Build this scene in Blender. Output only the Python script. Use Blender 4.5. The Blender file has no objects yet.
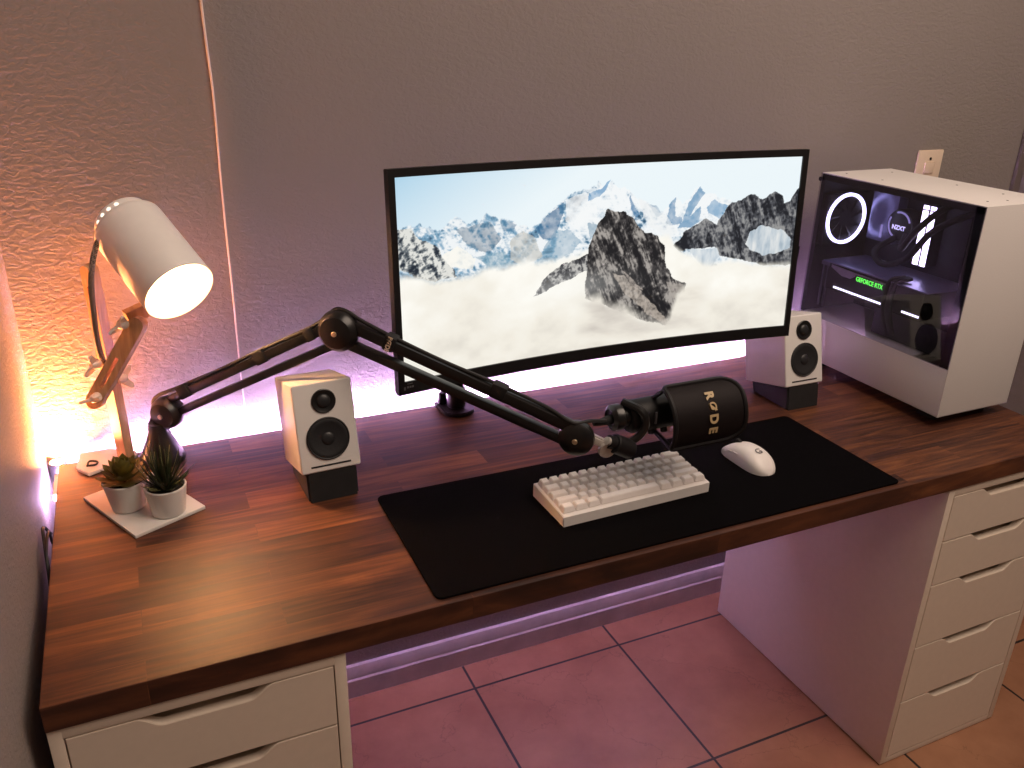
import bpy, bmesh, math, random
import numpy as np
from mathutils import Vector, Matrix, Euler
random.seed(7)
PI = math.pi
S = bpy.context.scene
COL = S.collection
H = 0.738          # worktop height
WY = 0.68          # back wall
DEP = 0.6457       # worktop depth
def V(*a): return Vector(a)

# ------------------------------------------------------------------ materials
def newmat(name):
    m = bpy.data.materials.new(name); m.use_nodes = True
    nt = m.node_tree; b = nt.nodes['Principled BSDF']
    return m, nt, b
def N(nt, t, **kw):
    n = nt.nodes.new(t)
    for k, v in kw.items():
        if hasattr(n, k): setattr(n, k, v)
        else: n.inputs[k.replace('_', ' ')].default_value = v
    return n
def simple(name, col, rough=.5, metal=0.0, noise=0.06, scale=60, bump=0.0, spec=.5, coat=0.0):
    m, nt, b = newmat(name)
    tc = N(nt, 'ShaderNodeTexCoord'); ns = N(nt, 'ShaderNodeTexNoise'); ns.inputs['Scale'].default_value = scale
    ns.inputs['Detail'].default_value = 4
    nt.links.new(tc.outputs['Object'], ns.inputs['Vector'])
    rp = N(nt, 'ShaderNodeValToRGB')
    rp.color_ramp.elements[0].position = .3; rp.color_ramp.elements[1].position = .7
    rp.color_ramp.elements[0].color = (*[c * (1 - noise) for c in col], 1)
    rp.color_ramp.elements[1].color = (*[min(1, c * (1 + noise)) for c in col], 1)
    nt.links.new(ns.outputs['Fac'], rp.inputs['Fac']); nt.links.new(rp.outputs['Color'], b.inputs['Base Color'])
    b.inputs['Roughness'].default_value = rough; b.inputs['Metallic'].default_value = metal
    b.inputs['Specular IOR Level'].default_value = spec
    b.inputs['Coat Weight'].default_value = coat
    if bump:
        bp = N(nt, 'ShaderNodeBump'); bp.inputs['Distance'].default_value = bump
        nt.links.new(ns.outputs['Fac'], bp.inputs['Height']); nt.links.new(bp.outputs['Normal'], b.inputs['Normal'])
    return m
def emit(name, col, strength):
    m, nt, b = newmat(name)
    b.inputs['Base Color'].default_value = (*[c * .5 for c in col], 1)
    b.inputs['Emission Color'].default_value = (*col, 1); b.inputs['Emission Strength'].default_value = strength
    return m

def plaster(name, col):
    m, nt, b = newmat(name)
    tc = N(nt, 'ShaderNodeTexCoord')
    n1 = N(nt, 'ShaderNodeTexNoise'); n1.inputs['Scale'].default_value = 110; n1.inputs['Detail'].default_value = 5; n1.inputs['Roughness'].default_value = .5; n1.inputs['Distortion'].default_value = .6
    n2 = N(nt, 'ShaderNodeTexNoise'); n2.inputs['Scale'].default_value = 2.2; n2.inputs['Detail'].default_value = 3
    mp = N(nt, 'ShaderNodeMapping'); mp.inputs['Scale'].default_value = (.8, .8, 1.25)
    nt.links.new(tc.outputs['Object'], mp.inputs['Vector']); nt.links.new(mp.outputs['Vector'], n1.inputs['Vector'])
    nt.links.new(tc.outputs['Object'], n2.inputs['Vector'])
    r1 = N(nt, 'ShaderNodeValToRGB'); r1.color_ramp.elements[0].position = .38; r1.color_ramp.elements[1].position = .62
    r1.color_ramp.interpolation = 'EASE'
    nt.links.new(n1.outputs['Fac'], r1.inputs['Fac'])
    bp = N(nt, 'ShaderNodeBump'); bp.inputs['Distance'].default_value = .0006; bp.inputs['Strength'].default_value = 0.8
    nt.links.new(r1.outputs['Color'], bp.inputs['Height']); nt.links.new(bp.outputs['Normal'], b.inputs['Normal'])
    r2 = N(nt, 'ShaderNodeValToRGB')
    r2.color_ramp.elements[0].color = (*[c * .93 for c in col], 1); r2.color_ramp.elements[1].color = (*[c * 1.05 for c in col], 1)
    nt.links.new(n2.outputs['Fac'], r2.inputs['Fac']); nt.links.new(r2.outputs['Color'], b.inputs['Base Color'])
    b.inputs['Roughness'].default_value = .75; b.inputs['Specular IOR Level'].default_value = .25
    return m

def walnut(name):
    m, nt, b = newmat(name); L = nt.links.new
    tc = N(nt, 'ShaderNodeTexCoord')
    mp = N(nt, 'ShaderNodeMapping'); mp.inputs['Location'].default_value = (.137, .012, 0)
    L(tc.outputs['Object'], mp.inputs['Vector'])
    br = N(nt, 'ShaderNodeTexBrick', offset=.41, offset_frequency=2, squash=1.0)
    br.inputs['Color1'].default_value = (0, 0, 0, 1); br.inputs['Color2'].default_value = (1, 1, 1, 1); br.inputs['Mortar'].default_value = (.35, .35, .35, 1)
    br.inputs['Scale'].default_value = 1; br.inputs['Mortar Size'].default_value = .0004; br.inputs['Mortar Smooth'].default_value = 0
    br.inputs['Bias'].default_value = 0; br.inputs['Brick Width'].default_value = .43; br.inputs['Row Height'].default_value = .0538
    L(mp.outputs['Vector'], br.inputs['Vector'])
    # offset the grain per stave
    mul = N(nt, 'ShaderNodeVectorMath', operation='MULTIPLY'); mul.inputs[1].default_value = (37, 23, 11)
    L(br.outputs['Color'], mul.inputs[0])
    add = N(nt, 'ShaderNodeVectorMath', operation='ADD'); L(mp.outputs['Vector'], add.inputs[0]); L(mul.outputs[0], add.inputs[1])
    m1 = N(nt, 'ShaderNodeMapping'); m1.inputs['Scale'].default_value = (3.0, 34, 8); L(add.outputs[0], m1.inputs['Vector'])
    g1 = N(nt, 'ShaderNodeTexNoise'); g1.inputs['Scale'].default_value = 1; g1.inputs['Detail'].default_value = 8; g1.inputs['Roughness'].default_value = .6; g1.inputs['Distortion'].default_value = 1.9
    L(m1.outputs['Vector'], g1.inputs['Vector'])
    m2 = N(nt, 'ShaderNodeMapping'); m2.inputs['Scale'].default_value = (6, 190, 60); L(add.outputs[0], m2.inputs['Vector'])
    g2 = N(nt, 'ShaderNodeTexNoise'); g2.inputs['Scale'].default_value = 1; g2.inputs['Detail'].default_value = 3
    L(m2.outputs['Vector'], g2.inputs['Vector'])
    # sum: stave tone .42, figure .42, fine grain .16
    a = N(nt, 'ShaderNodeMath', operation='MULTIPLY'); a.inputs[1].default_value = .26; L(br.outputs['Color'], a.inputs[0])
    c = N(nt, 'ShaderNodeMath', operation='MULTIPLY_ADD'); c.inputs[1].default_value = .72; L(g1.outputs['Fac'], c.inputs[0]); L(a.outputs[0], c.inputs[2])
    d = N(nt, 'ShaderNodeMath', operation='MULTIPLY_ADD'); d.inputs[1].default_value = .42; L(g2.outputs['Fac'], d.inputs[0]); L(c.outputs[0], d.inputs[2])
    rp = N(nt, 'ShaderNodeValToRGB'); e = rp.color_ramp.elements
    e[0].position = .46; e[0].color = (.022, .0068, .0045, 1)
    e[1].position = .97; e[1].color = (.27, .100, .035, 1)
    k = e.new(.61); k.color = (.060, .0185, .009, 1)
    k = e.new(.76); k.color = (.128, .042, .0165, 1)
    L(d.outputs[0], rp.inputs['Fac']); L(rp.outputs['Color'], b.inputs['Base Color'])
    rr = N(nt, 'ShaderNodeMapRange'); rr.inputs['To Min'].default_value = .44; rr.inputs['To Max'].default_value = .6; b.inputs['Specular IOR Level'].default_value = .4; b.inputs['Coat Weight'].default_value = .05; b.inputs['Coat Roughness'].default_value = .4
    L(g2.outputs['Fac'], rr.inputs['Value']); L(rr.outputs[0], b.inputs['Roughness'])
    bp = N(nt, 'ShaderNodeBump'); bp.inputs['Distance'].default_value = .0002; L(g2.outputs['Fac'], bp.inputs['Height']); L(bp.outputs['Normal'], b.inputs['Normal'])
    return m

def tiles(name):
    m, nt, b = newmat(name); L = nt.links.new
    tc = N(nt, 'ShaderNodeTexCoord')
    mp = N(nt, 'ShaderNodeMapping'); mp.inputs['Location'].default_value = (-.787 + .4065 * 4, -.572 + .4065 * 8, 0)
    L(tc.outputs['Object'], mp.inputs['Vector'])
    br = N(nt, 'ShaderNodeTexBrick', offset=0, squash=1.0)
    br.inputs['Color1'].default_value = (0, 0, 0, 1); br.inputs['Color2'].default_value = (1, 1, 1, 1); br.inputs['Mortar'].default_value = (.5, .5, .5, 1)
    br.inputs['Scale'].default_value = 1; br.inputs['Mortar Size'].default_value = .0032; br.inputs['Mortar Smooth'].default_value = .1
    br.inputs['Brick Width'].default_value = .4065; br.inputs['Row Height'].default_value = .4065
    L(mp.outputs['Vector'], br.inputs['Vector'])
    n = N(nt, 'ShaderNodeTexNoise'); n.inputs['Scale'].default_value = 5; n.inputs['Detail'].default_value = 6; n.inputs['Roughness'].default_value = .6
    L(tc.outputs['Object'], n.inputs['Vector'])
    vo = N(nt, 'ShaderNodeTexVoronoi', feature='DISTANCE_TO_EDGE'); vo.inputs['Scale'].default_value = 3.1
    nd = N(nt, 'ShaderNodeMix', data_type='RGBA', blend_type='ADD'); nd.inputs[0].default_value = .35
    L(tc.outputs['Object'], nd.inputs[6]); L(n.outputs['Color'], nd.inputs[7]); L(nd.outputs[2], vo.inputs['Vector'])
    cr = N(nt, 'ShaderNodeValToRGB'); cr.color_ramp.elements[0].color = (.72, .72, .72, 1); cr.color_ramp.elements[1].position = .006; cr.color_ramp.elements[1].color = (1, 1, 1, 1)
    L(vo.outputs['Distance'], cr.inputs['Fac'])
    rp = N(nt, 'ShaderNodeValToRGB'); rp.color_ramp.elements[0].position = .3; rp.color_ramp.elements[1].position = .75
    rp.color_ramp.elements[0].color = (.26, .112, .060, 1); rp.color_ramp.elements[1].color = (.42, .21, .12, 1)
    L(n.outputs['Fac'], rp.inputs['Fac'])
    mu = N(nt, 'ShaderNodeMix', data_type='RGBA', blend_type='MULTIPLY'); mu.inputs[0].default_value = 1; L(rp.outputs['Color'], mu.inputs[6]); L(cr.outputs['Color'], mu.inputs[7])
    mx = N(nt, 'ShaderNodeMix', data_type='RGBA'); L(br.outputs['Fac'], mx.inputs[0]); L(mu.outputs[2], mx.inputs[6]); mx.inputs[7].default_value = (.025, .018, .017, 1)
    L(mx.outputs[2], b.inputs['Base Color'])
    b.inputs['Roughness'].default_value = .4
    bp = N(nt, 'ShaderNodeBump'); bp.inputs['Distance'].default_value = .003; bp.invert = True
    L(br.outputs['Fac'], bp.inputs['Height']); L(bp.outputs['Normal'], b.inputs['Normal'])
    return m

def woodgrain(name, c0, c1, axis=2):
    m, nt, b = newmat(name); L = nt.links.new
    tc = N(nt, 'ShaderNodeTexCoord'); mp = N(nt, 'ShaderNodeMapping')
    sc = [150, 150, 150]; sc[axis] = 8; mp.inputs['Scale'].default_value = sc
    n = N(nt, 'ShaderNodeTexNoise'); n.inputs['Scale'].default_value = 1; n.inputs['Detail'].default_value = 4
    L(tc.outputs['Object'], mp.inputs['Vector']); L(mp.outputs['Vector'], n.inputs['Vector'])
    rp = N(nt, 'ShaderNodeValToRGB'); rp.color_ramp.elements[0].position = .3; rp.color_ramp.elements[1].position = .7
    rp.color_ramp.elements[0].color = (*c0, 1); rp.color_ramp.elements[1].color = (*c1, 1)
    L(n.outputs['Fac'], rp.inputs['Fac']); L(rp.outputs['Color'], b.inputs['Base Color']); b.inputs['Roughness'].default_value = .5
    return m

M = {}
M['wall'] = plaster('wall_plaster', (.28, .245, .23))
M['wood'] = walnut('walnut_block')
M['tile'] = tiles('terracotta_tiles')
M['base'] = simple('painted_skirting', (.50, .44, .42), .5, noise=.12, scale=18)
M['white'] = simple('white_foil', (.76, .66, .555), .45, noise=.02)
M['whitemetal'] = simple('white_powdercoat', (.78, .75, .73), .42, noise=.03, scale=400, bump=.00005)
M['speaker'] = simple('white_satin', (.82, .79, .76), .35, noise=.015)
M['plastic'] = simple('white_plastic', (.82, .77, .74), .4, noise=.02)
M['keycap'] = simple('white_keycap', (.84, .78, .75), .45, noise=.02)
M['black'] = simple('black_plastic', (.009, .008, .009), .5, noise=.2, spec=.3)
M['blackgloss'] = simple('black_gloss', (.010, .009, .009), .33, noise=.1, coat=.1)
M['blackmetal'] = simple('black_metal', (.018, .014, .014), .38, metal=.5, noise=.15)
M['rubber'] = simple('black_rubber', (.010, .009, .010), .8, noise=.2)
M['mat'] = simple('black_cloth', (.0032, .0027, .0032), .9, noise=.35, scale=900, bump=.0002, spec=.03)
M['cone'] = simple('speaker_cone', (.012, .012, .014), .6, noise=.25, scale=300)
M['dust'] = simple('dust_cap', (.02, .02, .022), .4)
M['mesh'] = simple('wire_mesh', (.02, .014, .015), .55, metal=.3, noise=.35, scale=1500, bump=.0003)
M['steel'] = simple('brushed_steel', (.60, .56, .52), .4, metal=.45, noise=.1, scale=200)
M['zinc'] = simple('zinc_wing_nut', (.80, .72, .66), .45, metal=.2, noise=.1, scale=200)
M['brass'] = simple('brass_screw', (.75, .6, .4), .3, metal=.9)
M['gold'] = simple('gold_print', (.50, .37, .20), .45, noise=.05)
M['cream'] = simple('cream_print', (.85, .74, .58), .5, noise=.03)
M['greyprint'] = simple('grey_print', (.13, .12, .13), .6, noise=.05)
M['darkprint'] = simple('dark_print', (.03, .028, .03), .5, noise=.05)
M['pine'] = woodgrain('pale_pine', (.42, .23, .11), (.62, .38, .2))
M['soil'] = simple('potting_soil', (.018, .012, .008), .95, noise=.5, scale=500, bump=.002)
M['pot'] = simple('white_ceramic', (.78, .75, .71), .3, noise=.02)
M['succA'] = simple('olive_succulent', (.15, .115, .02), .5, noise=.35, scale=90)
M['succB'] = simple('dark_succulent', (.022, .035, .014), .5, noise=.4, scale=120)
M['tipB'] = simple('pale_leaf_edge', (.30, .29, .12), .5, noise=.2)
M['shade'] = simple('white_lampshade', (.86, .82, .78), .4, noise=.015)
M['shadein'] = simple('white_reflector', (.9, .88, .84), .5, noise=.01)
M['outlet'] = simple('ivory_plate', (.82, .66, .52), .4, noise=.03)
M['cord'] = simple('black_cord', (.014, .012, .012), .6)
M['whitecord'] = simple('white_cord', (.72, .62, .56), .6)
M['darkcase'] = simple('dark_case_interior', (.012, .012, .018), .5, noise=.2)
M['bluegrey'] = simple('blue_grey_metal', (.22, .22, .34), .3, metal=.6, noise=.1)
M['bracket'] = simple('grey_bracket', (.16, .15, .18), .35, metal=.6)
M['silverpink'] = simple('silver_shroud', (.42, .36, .42), .35, metal=.4)
M['led'] = emit('lavender_led', (.76, .50, 1.0), 410)
M['warmled'] = emit('amber_emitter', (1.0, .33, .10), 19000)
M['bulb'] = emit('warm_bulb', (1.0, .50, .20), 420)
M['vent'] = emit('vent_glow', (1.0, .86, .70), 1.3)
M['fanled'] = emit('fan_ring_light', (.66, .62, 1.0), 6)
M['ramled'] = emit('ram_light', (.80, .68, 1.0), 8)
M['gpuled'] = emit('gpu_strip_light', (.85, .8, 1.0), 4)
M['dimled'] = emit('dim_ring_light', (.42, .36, .75), .7)
M['green'] = emit('green_light_text', (.12, .9, .08), 2.6)
M['socketwhite'] = emit('pump_text', (.6, .55, .9), 2)

def braid():
    m, nt, b = newmat('braided_cord'); L = nt.links.new
    tc = N(nt, 'ShaderNodeTexCoord'); ck = N(nt, 'ShaderNodeTexChecker'); ck.inputs['Scale'].default_value = 420
    ck.inputs['Color1'].default_value = (.012, .010, .010, 1); ck.inputs['Color2'].default_value = (.25, .2, .16, 1)
    L(tc.outputs['Object'], ck.inputs['Vector']); L(ck.outputs['Color'], b.inputs['Base Color']); b.inputs['Roughness'].default_value = .8
    return m
M['braid'] = braid()
def glass():
    m, nt, b = newmat('smoked_glass'); L = nt.links.new
    tr = N(nt, 'ShaderNodeBsdfTransparent'); tr.inputs['Color'].default_value = (.80, .79, .84, 1)
    gl = N(nt, 'ShaderNodeBsdfGlossy'); gl.inputs['Roughness'].default_value = .015; gl.inputs['Color'].default_value = (.9, .9, .9, 1)
    fr = N(nt, 'ShaderNodeFresnel'); fr.inputs['IOR'].default_value = 1.68
    ge = N(nt, 'ShaderNodeNewGeometry'); fm_ = N(nt, 'ShaderNodeMath', operation='SUBTRACT'); fm_.use_clamp = True; L(fr.outputs[0], fm_.inputs[0]); L(ge.outputs['Backfacing'], fm_.inputs[1])
    mx = N(nt, 'ShaderNodeMixShader'); L(fm_.outputs[0], mx.inputs[0]); L(tr.outputs[0], mx.inputs[1]); L(gl.outputs[0], mx.inputs[2])
    nt.nodes.remove(b); L(mx.outputs[0], nt.nodes['Material Output'].inputs['Surface'])
    return m
M['glass'] = glass()
def display_mat():
    m, nt, b = newmat('display_picture'); L = nt.links.new
    at = N(nt, 'ShaderNodeAttribute', attribute_name='picture')
    b.inputs['Base Color'].default_value = (.004, .004, .004, 1); b.inputs['Roughness'].default_value = .5
    b.inputs['Specular IOR Level'].default_value = .2
    L(at.outputs['Color'], b.inputs['Emission Color']); b.inputs['Emission Strength'].default_value = 1.0
    return m
M['display'] = display_mat()

# ------------------------------------------------------------------ mesh building
class MB:
    def __init__(s): s.bm = bmesh.new()
    def _x(s, vs, mat):
        if mat is not None: bmesh.ops.transform(s.bm, matrix=mat, verts=vs)
    def box(s, lo, hi, bev=0, mat=None, seg=2):
        t = bmesh.new(); bmesh.ops.create_cube(t, size=1)
        lo, hi = Vector(lo), Vector(hi)
        for v in t.verts: v.co = Vector([lo[i] + (v.co[i] + .5) * (hi[i] - lo[i]) for i in range(3)])
        if bev: bmesh.ops.bevel(t, geom=t.edges[:], offset=bev, segments=seg, affect='EDGES', profile=.6)
        if mat is not None: bmesh.ops.transform(t, matrix=mat, verts=t.verts)
        s.join(t); return s
    def join(s, t):
        me = bpy.data.meshes.new('tmp'); t.to_mesh(me); t.free(); s.bm.from_mesh(me); bpy.data.meshes.remove(me)
    def lathe(s, prof, mat=None, n=40, cap=True):
        bm = s.bm; rings = []
        for r, z in prof:
            if r < 1e-6: rings.append([bm.verts.new((0, 0, z))])
            else: rings.append([bm.verts.new((r * math.cos(2 * PI * i / n), r * math.sin(2 * PI * i / n), z)) for i in range(n)])
        for a, b in zip(rings, rings[1:]):
            for i in range(n):
                j = (i + 1) % n
                if len(a) == 1 and len(b) == 1: continue
                if len(a) == 1: bm.faces.new((a[0], b[i], b[j]))
                elif len(b) == 1: bm.faces.new((a[i], a[j], b[0]))
                else: bm.faces.new((a[i], a[j], b[j], b[i]))
        if cap:
            for r in (rings[0], rings[-1]):
                if len(r) > 1: bm.faces.new(r)
        vs = [v for r in rings for v in r]
        if mat is not None: bmesh.ops.transform(bm, matrix=mat, verts=vs)
        return s
    def cyl(s, p0, p1, r0, r1=None, n=24, ch=0):
        p0, p1 = Vector(p0), Vector(p1); r1 = r0 if r1 is None else r1
        Lg = (p1 - p0).length; ch = min(ch, Lg / 3)
        pr = [(r0 - ch, 0), (r0, ch), (r1, Lg - ch), (r1 - ch, Lg)] if ch else [(r0, 0), (r1, Lg)]
        return s.lathe(pr, align(p0, p1 - p0), n)
    def tube(s, pts, r, n=8, sub=6):
        pts = [Vector(p) for p in pts]
        if sub > 1 and len(pts) > 2: pts = spline(pts, sub)
        bm = s.bm; rings = []; up = None
        for i, p in enumerate(pts):
            d = (pts[min(i + 1, len(pts) - 1)] - pts[max(i - 1, 0)]).normalized()
            if up is None: up = d.orthogonal().normalized()
            up = (up - d * up.dot(d)).normalized(); w = d.cross(up)
            rr = r(i / (len(pts) - 1)) if callable(r) else r
            rings.append([bm.verts.new(p + (up * math.cos(2 * PI * k / n) + w * math.sin(2 * PI * k / n)) * rr) for k in range(n)])
        for a, b in zip(rings, rings[1:]):
            for i in range(n): bm.faces.new((a[i], a[(i + 1) % n], b[(i + 1) % n], b[i]))
        bm.faces.new(rings[0]); bm.faces.new(rings[-1]); return s
    def prism(s, poly, z0, z1, mat=None, bev=0):
        t = bmesh.new()
        a = [t.verts.new((x, y, z0)) for x, y in poly]; b = [t.verts.new((x, y, z1)) for x, y in poly]
        n = len(poly); t.faces.new(a); t.faces.new(b)
        for i in range(n): t.faces.new((a[i], a[(i + 1) % n], b[(i + 1) % n], b[i]))
        bmesh.ops.recalc_face_normals(t, faces=t.faces)
        if bev: bmesh.ops.bevel(t, geom=[e for e in t.edges if abs(e.verts[0].co.z - e.verts[1].co.z) < 1e-7], offset=bev, segments=2, affect='EDGES')
        bmesh.ops.triangulate(t, faces=[f for f in t.faces if len(f.verts) > 4])
        if mat is not None: bmesh.ops.transform(t, matrix=mat, verts=t.verts)
        s.join(t); return s
    def ball(s, c, r, sc=(1, 1, 1), mat=None, u=20, v=12):
        t = bmesh.new(); bmesh.ops.create_uvsphere(t, u_segments=u, v_segments=v, radius=r)
        bmesh.ops.scale(t, vec=sc, verts=t.verts)
        if mat is not None: bmesh.ops.transform(t, matrix=mat, verts=t.verts)
        bmesh.ops.translate(t, vec=Vector(c), verts=t.verts); s.join(t); return s
    def bar(s, p0, p1, w, h, up=(0, 0, 1), bev=0.001, ext=0):
        p0, p1 = Vector(p0), Vector(p1); m = align(p0, p1 - p0, up)
        return s.box((-w / 2, -h / 2, -ext), (w / 2, h / 2, (p1 - p0).length + ext), bev, m)
    def build(s, name, mat, parent=None, smooth=True, angle=35):
        bm = s.bm; bmesh.ops.recalc_face_normals(bm, faces=bm.faces)
        me = bpy.data.meshes.new(name)
        if parent is not None: bmesh.ops.transform(bm, matrix=wm(parent).inverted(), verts=bm.verts)
        bm.to_mesh(me); bm.free()
        for m in (mat if isinstance(mat, (list, tuple)) else [mat]): me.materials.append(m)
        if smooth:
            me.shade_smooth(); me.set_sharp_from_angle(angle=math.radians(angle))
        o = bpy.data.objects.new(name, me); COL.objects.link(o)
        if parent is not None: o.parent = parent
        return o
def wm(o):
    m = o.matrix_basis.copy()
    while o.parent is not None: o = o.parent; m = o.matrix_basis @ m
    return m
def align(p, d, up=(0, 0, 1)):
    """local z along d, local y as near up as possible"""
    z = Vector(d).normalized(); y = Vector(up) - z * Vector(up).dot(z)
    if y.length < 1e-4: y = z.orthogonal()
    y.normalize(); x = y.cross(z)
    return Matrix.Translation(Vector(p)) @ Matrix((x, y, z)).transposed().to_4x4()
def spline(p, sub):
    out = []; q = [p[0] * 2 - p[1]] + p + [p[-1] * 2 - p[-2]]
    for i in range(1, len(q) - 2):
        a, b, c, d = q[i - 1:i + 3]
        for k in range(sub):
            t = k / sub
            out.append(.5 * ((2 * b) + (c - a) * t + (2 * a - 5 * b + 4 * c - d) * t * t + (3 * b - a - 3 * c + d) * t ** 3))
    out.append(p[-1]); return out
def thing(name, loc, label, cat, group=None, rot=(0, 0, 0)):
    o = bpy.data.objects.new(name, None); o.location = loc; o.rotation_euler = rot
    o.matrix_basis = Matrix.LocRotScale(Vector(loc), Euler(rot), None)
    o.empty_display_size = .02; COL.objects.link(o); return tag(o, label, cat, group)
def tag(o, label, cat, group=None):
    o['label'] = label; o['category'] = cat
    if group: o['group'] = group
    return o
def struct(o, label=None):
    o['kind'] = 'structure'
    if label: o['label'] = label
    return o
def text(name, body, size, mtx, mat, parent, ext=.0002, offset=0.0, sx=1.0):
    cu = bpy.data.curves.new(name, 'FONT'); cu.body = body; cu.size = size; cu.extrude = ext; cu.offset = offset
    cu.align_x = 'CENTER'; cu.align_y = 'CENTER'
    o = bpy.data.objects.new(name, cu); COL.objects.link(o)
    bpy.context.view_layer.update()
    me = bpy.data.meshes.new_from_object(o.evaluated_get(bpy.context.evaluated_depsgraph_get()))
    bpy.data.objects.remove(o)
    me.transform(wm(parent).inverted() @ mtx @ Matrix.Diagonal((sx, 1, 1, 1)))
    me.materials.clear(); me.materials.append(mat)
    o = bpy.data.objects.new(name, me); COL.objects.link(o); o.parent = parent
    return o
def fr(p, x, y):
    """frame with local x, y given (z = x cross y), for lettering"""
    x = Vector(x).normalized(); z = x.cross(Vector(y)).normalized(); y = z.cross(x)
    return Matrix.Translation(Vector(p)) @ Matrix((x, y, z)).transposed().to_4x4()

# ------------------------------------------------------------------ the room
struct(MB().box((-.1, -2.6, -.05), (2.6, WY + .1, 0)).build('floor', M['tile'], smooth=False), 'terracotta square floor tiles with dark joints')
struct(MB().box((-.122, WY, 0), (2.56, WY + .1, 2.5)).build('wall_back', M['wall'], smooth=False), 'rough plastered wall behind the desk')
struct(MB().box((-.122, -2.6, 0), (-.022, WY, 2.5)).build('wall_left', M['wall'], smooth=False), 'rough plastered wall left of the desk')
struct(MB().box((2.46, -2.6, 0), (2.56, WY, 2.5)).build('wall_right', M['wall'], smooth=False), 'plastered wall right of the desk')
b = MB()
prof = [(0, 0), (-.0235, 0), (-.0205, .046), (-.0165, .050), (-.0165, .054), (-.0155, .058), (-.0140, .070), (-.0095, .080), (0, .080)]
b.prism([(y, z) for y, z in prof], -.02, 2.458, Matrix(((0, 0, 1, 0), (1, 0, 0, WY), (0, 1, 0, 0), (0, 0, 0, 1))))
struct(b.build('baseboard_back', M['base'], angle=20), 'painted baseboard along the back wall')
struct(MB().box((2.432, WY - .012, .08), (2.459, WY - .001, 2.5), .002).build('corner_strip_1', simple('dark_strip', (.16, .13, .12), .6)), 'dark strip in the wall corner')  # thin dark strip down the corner

# wall outlet plate
t = thing('wall_outlet', (2.09, WY, 1.165), 'ivory wall plate above the white computer case', 'outlet')
b = MB().box((2.046, WY - .006, 1.095), (2.136, WY - .0003, 1.222), .004); b.build('plate', M['outlet'], t)
MB().cyl((2.091, WY - .0058, 1.200), (2.091, WY - .0075, 1.200), .0035).build('screw', M['blackmetal'], t)
b = MB()
for z in (1.177, 1.139): b.box((2.074, WY - .009, z - .014), (2.108, WY - .0055, z + .014), .003)
b.build('socket', M['outlet'], t)

# thin white cord down the back wall
pts = [(.335, WY - .003, 1.9), (.334, WY - .003, 1.6), (.3355, WY - .003, 1.46), (.338, WY - .003, 1.36), (.335, WY - .003, 1.2), (.3345, WY - .003, 1.0), (.333, WY - .003, .86), (.335, WY - .003, .762)]
tag(MB().tube(pts, lambda u: .0023 - .0010 * u, 6).build('hanging_cord', M['whitecord']), 'thin white cord hanging straight down the back wall', 'cord')

# ------------------------------------------------------------------ desk
DX = 1.885
o = MB().box((0, 0, .70), (DX, DEP, H), .0015, seg=2).build('worktop', M['wood'], smooth=False)
tag(o, 'long walnut block worktop spanning the two white drawer units', 'worktop')

def drawer_front(x0, x1, z0, z1, cx):
    """front panel with the notched finger pull in its top edge"""
    hw, hb, dp = .085, .052, .0185
    p = [(x0, z0), (x1, z0), (x1, z1), (cx + hw, z1)]
    for k in range(1, 8):
        u = k / 8; e = u * u * (3 - 2 * u); p.append((cx + hw - (hw - hb) * u, z1 - dp * e))
    p.append((cx + hb, z1 - dp)); p.append((cx - hb, z1 - dp))
    for k in range(7, 0, -1):
        u = k / 8; e = u * u * (3 - 2 * u); p.append((cx - hw + (hw - hb) * u, z1 - dp * e))
    p += [(cx - hw, z1), (x0, z1)]
    return p
XZ = Matrix(((1, 0, 0, 0), (0, 0, 1, 0), (0, 1, 0, 0), (0, 0, 0, 1)))
def drawer_unit(x, y, label, name='drawer_unit'):
    t = thing(name, (x, y, 0), label, 'drawer unit', 'white drawer units under the worktop')
    o = Matrix.Translation((x, y, 0))
    b = MB()
    b.box((0, 0, .004), (.016, .58, .6995), .0008, o); b.box((.345, 0, .004), (.361, .58, .6995), .0008, o)
    b.box((.0155, .0, .6825), (.3455, .58, .6995), .0005, o); b.box((.0155, .001, .002), (.3455, .58, .0175), .0005, o)
    b.box((.0155, .572, .017), (.3455, .579, .683), 0, o); b.box((.0155, .10, .017), (.3455, .106, .683), 0, o)
    b.build('carcass', M['white'], t)
    rows = [(.5795, .6805), (.4755, .577), (.3205, .473), (.1745, .318), (.0195, .172)]
    for z0, z1 in rows:
        d = MB().prism(drawer_front(.0178, .3432, z0, z1, .18), 0, .015, o @ XZ, bev=.0008)
        # a lower inner lip of the drawer box behind the pull
        d.box((.03, .015, z0 + .004), (.331, .09, z1 - .032), 0, o)
        d.build('drawer', M['white'], t)
    return t
t = drawer_unit(0.0005, .0035, 'white drawer unit under the left end, below the wooden lamp')
t = drawer_unit(1.5194, .0035, 'white drawer unit under the right end, below the computer case')

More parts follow.
